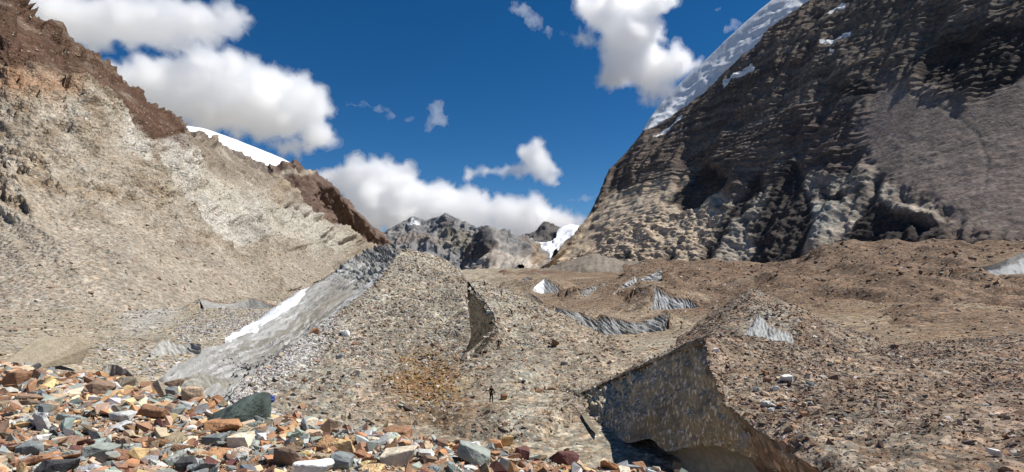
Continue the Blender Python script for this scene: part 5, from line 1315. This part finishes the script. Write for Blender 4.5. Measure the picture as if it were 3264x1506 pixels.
rg = np.random.default_rng(601)
N = 45000
p, nn = scatter(SURF['mound'], N, lambda c, px, py: (c[..., 1] < 17) / np.maximum(c[..., 1], 3) ** 0.9 * (py < 1600), rg, -1100, 4200)
size = np.clip(0.035 * (1 + rg.pareto(1.35, N)), 0.03, 0.28) * rg.uniform(0.75, 1.15, N) * np.clip(0.55 + p[:, 1] / 14, 0.7, 1.45)
colr, ki = palette(N, rg, [PAL[k] for k in PNAMES], PW, 0.2)
colr = np.minimum((colr * 0.97 + 0.03 * colr.mean(1, keepdims=True) * np.array([1.06, 1.0, 0.92])) * 1.22, 0.75)
px, py = proj(p)
free = np.ones(N, bool)
for (x, y, rad) in TAKEN:
    if y < 20: free &= ~((np.hypot(p[:, 0] - x, (p[:, 1] - y)) < rad * 0.85) & (size > rad * 0.35))
    if y < 20: size = np.where((np.abs(p[:, 0] - x) < rad * 1.0) & (p[:, 1] < y) & (p[:, 1] > y - rad * 2.5), np.minimum(size, rad * 0.42), size)
p, nn, size, colr, ki, px, py = [q[free] for q in (p, nn, size, colr, ki, px, py)]
ppx = size * F / p[:, 1]
score = np.where((px > 5) & (px < 3259) & (py < 1520), ppx, 0)
order = np.argsort(-score)
NS = 200
top, rest = order[:NS], order[NS:]
stone_mass("rubble", SMALL, p[rest], nn[rest], size[rest], colr[rest], rg, M_RUBBLE, "countless small multicoloured stones between the larger near stones", 0.42, 0.05)
meshes = [stone_mesh("stone", *rough_hull(12 + k % 5, (1, RNG.uniform(.5, .9), RNG.uniform(.16, .42)), 1200 + k, boxy=RNG.uniform(0.5, 0.95), amp=0.07)) for k in range(30)]
seen = {}
Rm = frame_from(nn[top], rg.uniform(0, 6.283, NS), rg.normal(0, 0.3, NS), rg.normal(0, 0.3, NS))
for q, t in enumerate(top):
    me = meshes[rg.integers(0, 30)]
    o = bpy.data.objects.new("stone", me); COL.objects.link(o)
    asp = rg.uniform(0.8, 1.25, 3)
    zs = [v.co.z for v in me.vertices]
    o.matrix_world = Matrix.Translation(Vector(p[t] + nn[t] * size[t] * (max(zs) * asp[2] * 0.75))) @ Matrix(Rm[q].tolist()).to_4x4() @ Matrix.Diagonal((*(asp * size[t]), 1))
    o.color = (*colr[t], 1)
    cname = PNAMES[ki[t]]
    hs_ = sorted(HEROES, key=lambda h: (h[0] - px[t]) ** 2 + 3 * (h[1] - py[t]) ** 2)
    def rel(h):
        dx, dy = px[t] - h[0], py[t] - h[1]
        if abs(dx) > 1.3 * abs(dy): return "right of" if dx > 0 else "left of"
        return "in front of" if dy > 0 else "behind"
    asz = "large" if ppx[t] > np.quantile(ppx[top], .66) else ("medium" if ppx[t] > np.quantile(ppx[top], .33) else "small")
    shp = "flat" if (max(zs) * asp[2] < 0.19) else ("blocky" if max(zs) * asp[2] > 0.26 else "angular")
    lab = f"{shp} {cname} stone {rel(hs_[0])} the {hs_[0][2]}"
    for alt in (f"{asz} {lab}", f"{asz} {shp} {cname} stone {rel(hs_[0])} the {hs_[0][2]} and {rel(hs_[1])} the {hs_[1][2]}", f"{asz} {cname} stone {rel(hs_[1])} the {hs_[1][2]}", f"{asz} {shp} {cname} stone {rel(hs_[2])} the {hs_[2][2]}"):
        if lab not in seen: break
        lab = alt
    seen[lab] = 1
    lab = " ".join(lab.split()[:16])
    tag(o, lab, "stone", "loose stones on the near rubble mound")

# ------------------------------------------------------------------ hikers
def skin_mesh(name, joints, edges, mat, parent, root=0, sub=1):
    me = bpy.data.meshes.new(name)
    me.from_pydata([j[:3] for j in joints], edges, [])
    o = bpy.data.objects.new(name, me); COL.objects.link(o)
    m = o.modifiers.new("skin", 'SKIN')
    for k, j in enumerate(joints):
        sv = me.skin_vertices[0].data[k]; sv.radius = (j[3], j[3] if len(j) < 5 else j[4]); sv.use_root = (k == root)
    s_ = o.modifiers.new("sub", 'SUBSURF'); s_.levels = sub; s_.render_levels = sub
    dg = bpy.context.evaluated_depsgraph_get(); dg.update()
    new = bpy.data.meshes.new_from_object(o.evaluated_get(dg))
    o.modifiers.clear(); o.data = new
    new.materials.clear(); new.materials.append(mat)
    for f in new.polygons: f.use_smooth = True
    o.parent = parent
    return o

M_SKIN = plain_mat("skin", (0.25, 0.13, 0.08)); M_HAIR = plain_mat("hair", (0.015, 0.012, 0.01))
CL = {k: plain_mat(k + "_cloth", v) for k, v in {"black": (0.02, 0.02, 0.022), "charcoal": (0.035, 0.03, 0.028), "brown": (0.05, 0.032, 0.022), "blue": (0.03, 0.10, 0.42), "lightblue": (0.42, 0.52, 0.70), "white": (0.72, 0.70, 0.66), "navy": (0.03, 0.035, 0.06)}.items()}
M_BLUE = plain_mat("blue_nylon", (0.02, 0.06, 0.34), 0.55, spec=0.4); M_BLUE2 = plain_mat("pale_blue_nylon", (0.12, 0.22, 0.50), 0.5)

def person(px, py, label, top_m, leg_m, bend=0.0, stride=0.25, yaw=0.0, hgt=1.72, names=None, elbows=0.12):
    pos, _ = ground_at(px, py, names) if names else ground_at(px, py)
    root = bpy.data.objects.new("person", None); COL.objects.link(root)
    root.location = ((px - CX) / F * pos[1], pos[1], pos[2]); root.rotation_euler = (0, 0, yaw)
    root.scale = (hgt / 1.75,) * 3
    tag(root, label, "person", "hikers on the rubble slope")
    def up(z, x=0, y=0):            # torso leans forward (+y) about the hips
        d = z - 0.92
        return (x, y + d * math.sin(bend), 0.92 + d * math.cos(bend))
    st = stride
    hip = (0, 0, 0.92)
    J = [(*hip, 0.125, 0.10), (*up(1.12), 0.115, 0.09), (*up(1.33), 0.135, 0.09), (*up(1.46), 0.06), (*up(1.53), 0.055), (*up(1.62), 0.085, 0.095), (*up(1.70), 0.07, 0.08)]
    E = [(0, 1), (1, 2), (2, 3), (3, 4), (4, 5), (5, 6)]
    arms, legs = [], []
    for s_ in (-1, 1):
        b = len(J); f = st * s_
        J += [(*up(1.40, 0.17 * s_), 0.055), (*up(1.13, (0.2 + elbows) * s_, 0.10 * -s_ * st + 0.02), 0.042), (*up(0.92, (0.2 + elbows * .5) * s_, 0.22), 0.032), (*up(0.84, (0.2 + elbows * .3) * s_, 0.26), 0.035, 0.022)]
        E += [(2, b), (b, b + 1), (b + 1, b + 2), (b + 2, b + 3)]; arms.append(b)
        b = len(J)
        J += [(0.09 * s_, 0, 0.86, 0.085), (0.10 * s_, 0.12 * max(f, 0) + f * 0.3, 0.49, 0.06), (0.10 * s_, f * 0.75 - 0.03, 0.09, 0.042), (0.11 * s_, f * 0.75 + 0.14, 0.035, 0.04, 0.032)]
        E += [(0, b), (b, b + 1), (b + 1, b + 2), (b + 2, b + 3)]; legs.append(b)
    skin_mesh("body", J, E, M_SKIN, root)
    def sub(idx, ed, grow):
        mp = {k: i for i, k in enumerate(idx)}
        return [tuple(list(J[k][:3]) + [rr + grow for rr in J[k][3:]]) for k in idx], [(mp[a], mp[b]) for a, b in ed]
    a, b = arms
    ji, je = [0, 1, 2, 3, a, a + 1, a + 2, b, b + 1, b + 2], [(0, 1), (1, 2), (2, 3), (2, a), (a, a + 1), (a + 1, a + 2), (2, b), (b, b + 1), (b + 1, b + 2)]
    skin_mesh("jacket", *sub(ji, je, 0.022), CL[top_m], root, root=2)
    a, b = legs
    li, le = [0, a, a + 1, a + 2, b, b + 1, b + 2], [(0, a), (a, a + 1), (a + 1, a + 2), (0, b), (b, b + 1), (b + 1, b + 2)]
    skin_mesh("trousers", *sub(li, le, 0.018), CL[leg_m], root)
    h0 = up(1.60); h1 = up(1.74)
    skin_mesh("hair", [(*up(1.62, 0, -0.03), 0.09, 0.08), (*up(1.715, 0, -0.005), 0.088, 0.095)], [(0, 1)], M_HAIR, root)
    for s_, k in ((-1, legs[0]), (1, legs[1])):
        skin_mesh("boot", [(J[k + 2][0], J[k + 2][1] - 0.02, 0.13, 0.055), (J[k + 2][0], J[k + 2][1], 0.05, 0.055), (J[k + 3][0], J[k + 3][1], 0.045, 0.05, 0.04)], [(0, 1), (1, 2)], CL["black"], root)
    return root

person(1566, 1283, "nearest hiker in dark brown clothes standing on the rubble below the crevasse wall", "brown", "black", bend=0.1, stride=0.12, yaw=-0.5)
person(1589, 1114, "hiker in black walking just right of the foot of the crevasse wall", "black", "charcoal", bend=0.06, stride=0.3, elbows=0.2)
person(1598, 944, "hiker in a blue and white top high on the rubble slope", "blue", "navy", bend=0.15, stride=0.3, elbows=0.2)
person(1631, 1008, "hiker in dark clothes bending forward on the slope between the other hikers", "charcoal", "black", bend=0.8, stride=0.3, yaw=1.2)
person(1544, 911, "topmost hiker in a white top and black trousers near the slope's crest", "white", "black", bend=0.1, stride=0.2)

# blue bundle left on the rubble
pos, _ = ground_at(862, 1285, ('base', 'mound', 'pyramid'))
bx = bpy.data.objects.new("blue_bundle", None); COL.objects.link(bx); bx.location = ((862 - CX) / F * pos[1], pos[1], pos[2]); bx.rotation_euler = (0.1, 0.12, 0.3)
kk = pos[1] / F
tag(bx, "bright blue bundle lying on the rubble right of the green wedge boulder", "bundle")
def lump(name, dims, loc, mat, seed):
    bm = bmesh.new(); bmesh.ops.create_cube(bm, size=1.0)
    bmesh.ops.bevel(bm, geom=list(bm.edges), offset=0.18, segments=3, affect='EDGES')
    bmesh.ops.subdivide_edges(bm, edges=bm.edges, cuts=1, use_grid_fill=True)
    for v in bm.verts:
        v.co = Vector((v.co.x * dims[0], v.co.y * dims[1], v.co.z * dims[2])) * (1 + 0.18 * float(noise(np.array(v.co) * 3 + seed, seed))) + Vector(loc)
    me = bpy.data.meshes.new(name); bm.to_mesh(me); bm.free(); me.materials.append(mat)
    for f in me.polygons: f.use_smooth = True
    o = bpy.data.objects.new(name, me); COL.objects.link(o); o.parent = bx
    return o
lump("sack", (20 * kk, 14 * kk, 13 * kk), (0, 0, 7 * kk), M_BLUE, 2)
lump("flap", (19 * kk, 12 * kk, 8 * kk), (0.5 * kk, 2 * kk, 16 * kk), M_BLUE, 5)
lump("strap", (3 * kk, 15.5 * kk, 5 * kk), (6 * kk, 0, 10 * kk), M_BLUE2, 8)
# ------------------------------------------------------------------ clouds
def cloud_mat(name, dens):
    m = bpy.data.materials.new(name); m.use_nodes = True
    nt = m.node_tree; nt.nodes.clear()
    out = nt.nodes.new("ShaderNodeOutputMaterial"); v = nt.nodes.new("ShaderNodeVolumePrincipled")
    v.inputs["Color"].default_value = (1, 1, 1, 1); v.inputs["Density"].default_value = dens; v.inputs["Anisotropy"].default_value = 0.62
    nt.links.new(v.outputs[0], out.inputs["Volume"])
    try: m.cycles.homogeneous_volume = True
    except Exception: pass
    return m
M_CLOUD = cloud_mat("cloud_vapour", 0.0048)
M_VEIL = cloud_mat("cloud_veil", 0.0016)
M_VEIL2 = cloud_mat("inner_cloud_veil", 0.003)
M_WISP = cloud_mat("thin_cloud_vapour", 0.0022)

def ico(sub):
    bm = bmesh.new(); bmesh.ops.create_icosphere(bm, subdivisions=sub, radius=1.0)
    V = np.array([v.co[:] for v in bm.verts]); T = np.array([[v.index for v in f.verts] for f in bm.faces]); bm.free()
    return V, T
ICO2 = ico(2)

def puffs(name, blobs, Y, seed, vox, mat, nsub, amp, sub_r, grow, parent=None):
    rg = np.random.default_rng(seed)
    k = Y / F
    VV, TT, base = [], [], 0
    V, T = ICO2
    for (x, y, rx, ry) in blobs:
        c = P(x, y, Y)
        for q in range(nsub + 1):
            if q == 0: off = np.zeros(3); rr = np.array([rx * 0.72, min(rx, ry) * 0.7, ry * 0.72]) * k
            else:
                d = rg.normal(size=3); d /= np.linalg.norm(d); tt = rg.uniform(0.5, 0.92)
                off = d * np.array([rx, min(rx, ry), ry]) * k * tt
                rr = np.ones(3) * min(rx, ry) * k * rg.uniform(*sub_r)
            VV.append(V * rr + c + off); TT.append(T + base); base += len(V)
    me = bpy.data.meshes.new(name); me.from_pydata(np.concatenate(VV).tolist(), [], np.concatenate(TT).tolist())
    o = bpy.data.objects.new(name, me); COL.objects.link(o)
    m = o.modifiers.new("remesh", 'REMESH'); m.mode = 'VOXEL'; m.voxel_size = vox * k
    dg = bpy.context.evaluated_depsgraph_get(); dg.update()
    new = bpy.data.meshes.new_from_object(o.evaluated_get(dg)); o.modifiers.clear(); o.data = new
    n = len(new.vertices)
    co = np.empty(n * 3, np.float32); new.vertices.foreach_get("co", co); co = co.reshape(-1, 3).astype(float)
    no = np.empty(n * 3, np.float32); new.vertices.foreach_get("normal", no); no = no.reshape(-1, 3).astype(float)
    q = co / k
    d = fbm(q / 42, 5, seed=seed + 9, gain=0.62) * 34 * amp + (np.abs(noise(q / 34, seed)) * 16 + np.abs(noise(q / 15, seed + 1)) * 9 - 9) * amp + grow
    co = co + no * (d * k)[:, None] + np.stack([noise(q / 14, seed + k2) for k2 in (31, 32, 33)], -1) * 7 * amp * k
    new.vertices.foreach_set("co", co.astype(np.float32).ravel()); new.update()
    new.materials.clear(); new.materials.append(mat)
    if parent: o.parent = parent
    return o

def cloud(label, blobs, Y, seed, vox=8.0, mat=None, nsub=18, amp=1.0, sub_r=(0.18, 0.5)):
    """blobs: (px, py, rx, ry) at depth Y; each becomes a heap of puffs, merged to one skin and torn by noise; a thin veil round a dense core"""
    if mat is not None:
        o = puffs("cloud", blobs, Y, seed, vox, mat, nsub, amp * 1.5, sub_r, 0)
    else:
        o = puffs("cloud", blobs, Y, seed, vox, M_VEIL, nsub, amp * 1.3, sub_r, 9 * amp)
        puffs("core", [(x, y, rx - 3 * amp, ry - 3 * amp) for x, y, rx, ry in blobs], Y, seed, vox, M_CLOUD, nsub, amp * 0.8, sub_r, -5 * amp, o)
        for grow, dn in ((-1, 0),):
            puffs("veil", blobs, Y, seed, vox * 1.2, M_VEIL2, nsub, amp, sub_r, 0.5 * amp, o)
    tag(o, label, "cloud", "clouds in the blue sky")
    return o

cloud("biggest white cloud above the left skyline, below the upper left cloud",
      [(380, 240, 110, 50), (520, 245, 160, 75), (660, 215, 130, 70), (780, 240, 120, 70), (900, 270, 110, 60), (1000, 330, 70, 90), (900, 370, 160, 90), (720, 340, 200, 100), (1020, 420, 55, 55), (940, 470, 70, 36), (560, 330, 150, 80), (700, 280, 190, 100), (860, 330, 160, 100), (460, 280, 120, 60), (1060, 440, 25, 14), (640, 160, 70, 40)], 9500, 11)
cloud("broad cloud filling the upper left corner above the biggest cloud",
      [(60, 20, 120, 90), (180, 40, 160, 90), (330, 70, 180, 95), (480, 85, 160, 85), (620, 75, 140, 80), (735, 65, 60, 52), (680, 110, 60, 40), (430, 20, 200, 60), (560, 150, 60, 25)], 8600, 12)
cloud("long low cloud bank behind the far peaks",
      [(1035, 565, 34, 28), (1090, 580, 75, 50), (1165, 560, 80, 65), (1205, 535, 55, 42), (1265, 590, 95, 75), (1340, 630, 120, 66), (1420, 645, 100, 70), (1500, 650, 90, 62), (1570, 665, 90, 50), (1640, 690, 90, 60), (1700, 680, 70, 60), (1765, 700, 60, 50), (1830, 710, 45, 36), (1180, 660, 140, 90), (1400, 710, 220, 80), (1640, 750, 230, 60), (1300, 680, 150, 80)], 11500, 13)
cloud("tall bright cloud beside the snow crest at upper right",
      [(1880, 30, 70, 60), (1960, 40, 120, 70), (2080, 20, 80, 60), (2010, 120, 130, 80), (1990, 210, 90, 70), (2090, 210, 110, 70), (2170, 200, 60, 50), (2110, 290, 90, 40), (2060, 320, 45, 22), (1940, 250, 40, 40), (1860, 120, 40, 30)], 9000, 14)
cloud("lone puffy cloud between the low bank and the snow crest",
      [(1690, 490, 50, 42), (1720, 520, 55, 40), (1640, 545, 70, 26), (1750, 555, 60, 32), (1560, 545, 45, 18), (1500, 555, 28, 20), (1770, 590, 25, 12), (1710, 460, 30, 22)], 10500, 15, vox=7, amp=0.6)
cloud("small round cloud alone in the middle of the sky",
      [(1385, 340, 28, 28), (1400, 375, 38, 32), (1365, 405, 28, 18), (1420, 390, 18, 18)], 9800, 16, vox=6, amp=0.55, mat=M_WISP)
cloud("thin ragged cloud shred left of the small round cloud",
      [(1120, 330, 30, 12), (1160, 335, 40, 14), (1210, 345, 34, 16), (1240, 370, 24, 14), (1240, 400, 14, 10), (1090, 345, 16, 7)], 9800, 17, vox=5, amp=0.45, mat=M_WISP)
cloud("faint tiny cloud wisp between the shred and the small round cloud", [(1300, 385, 18, 8), (1315, 375, 12, 8)], 9800, 18, vox=4, amp=0.3, mat=M_WISP)
cloud("ragged wispy cloud left of the tall bright cloud", [(1660, 30, 40, 26), (1700, 70, 40, 32), (1750, 100, 30, 20), (1640, 10, 26, 12), (1800, 110, 22, 10)], 9000, 19, vox=6, amp=0.6, mat=M_WISP)
cloud("faint small wisp above the snow crest", [(2330, 90, 26, 18), (2350, 70, 22, 12), (2290, 30, 10, 12)], 9000, 20, vox=5, amp=0.5, mat=M_WISP)
cloud("thin low cloud strip beside the dark mountain's left edge", [(1820, 640, 30, 8), (1870, 632, 34, 10), (1910, 625, 20, 9)], 10500, 21, vox=5, amp=0.4, mat=M_WISP)
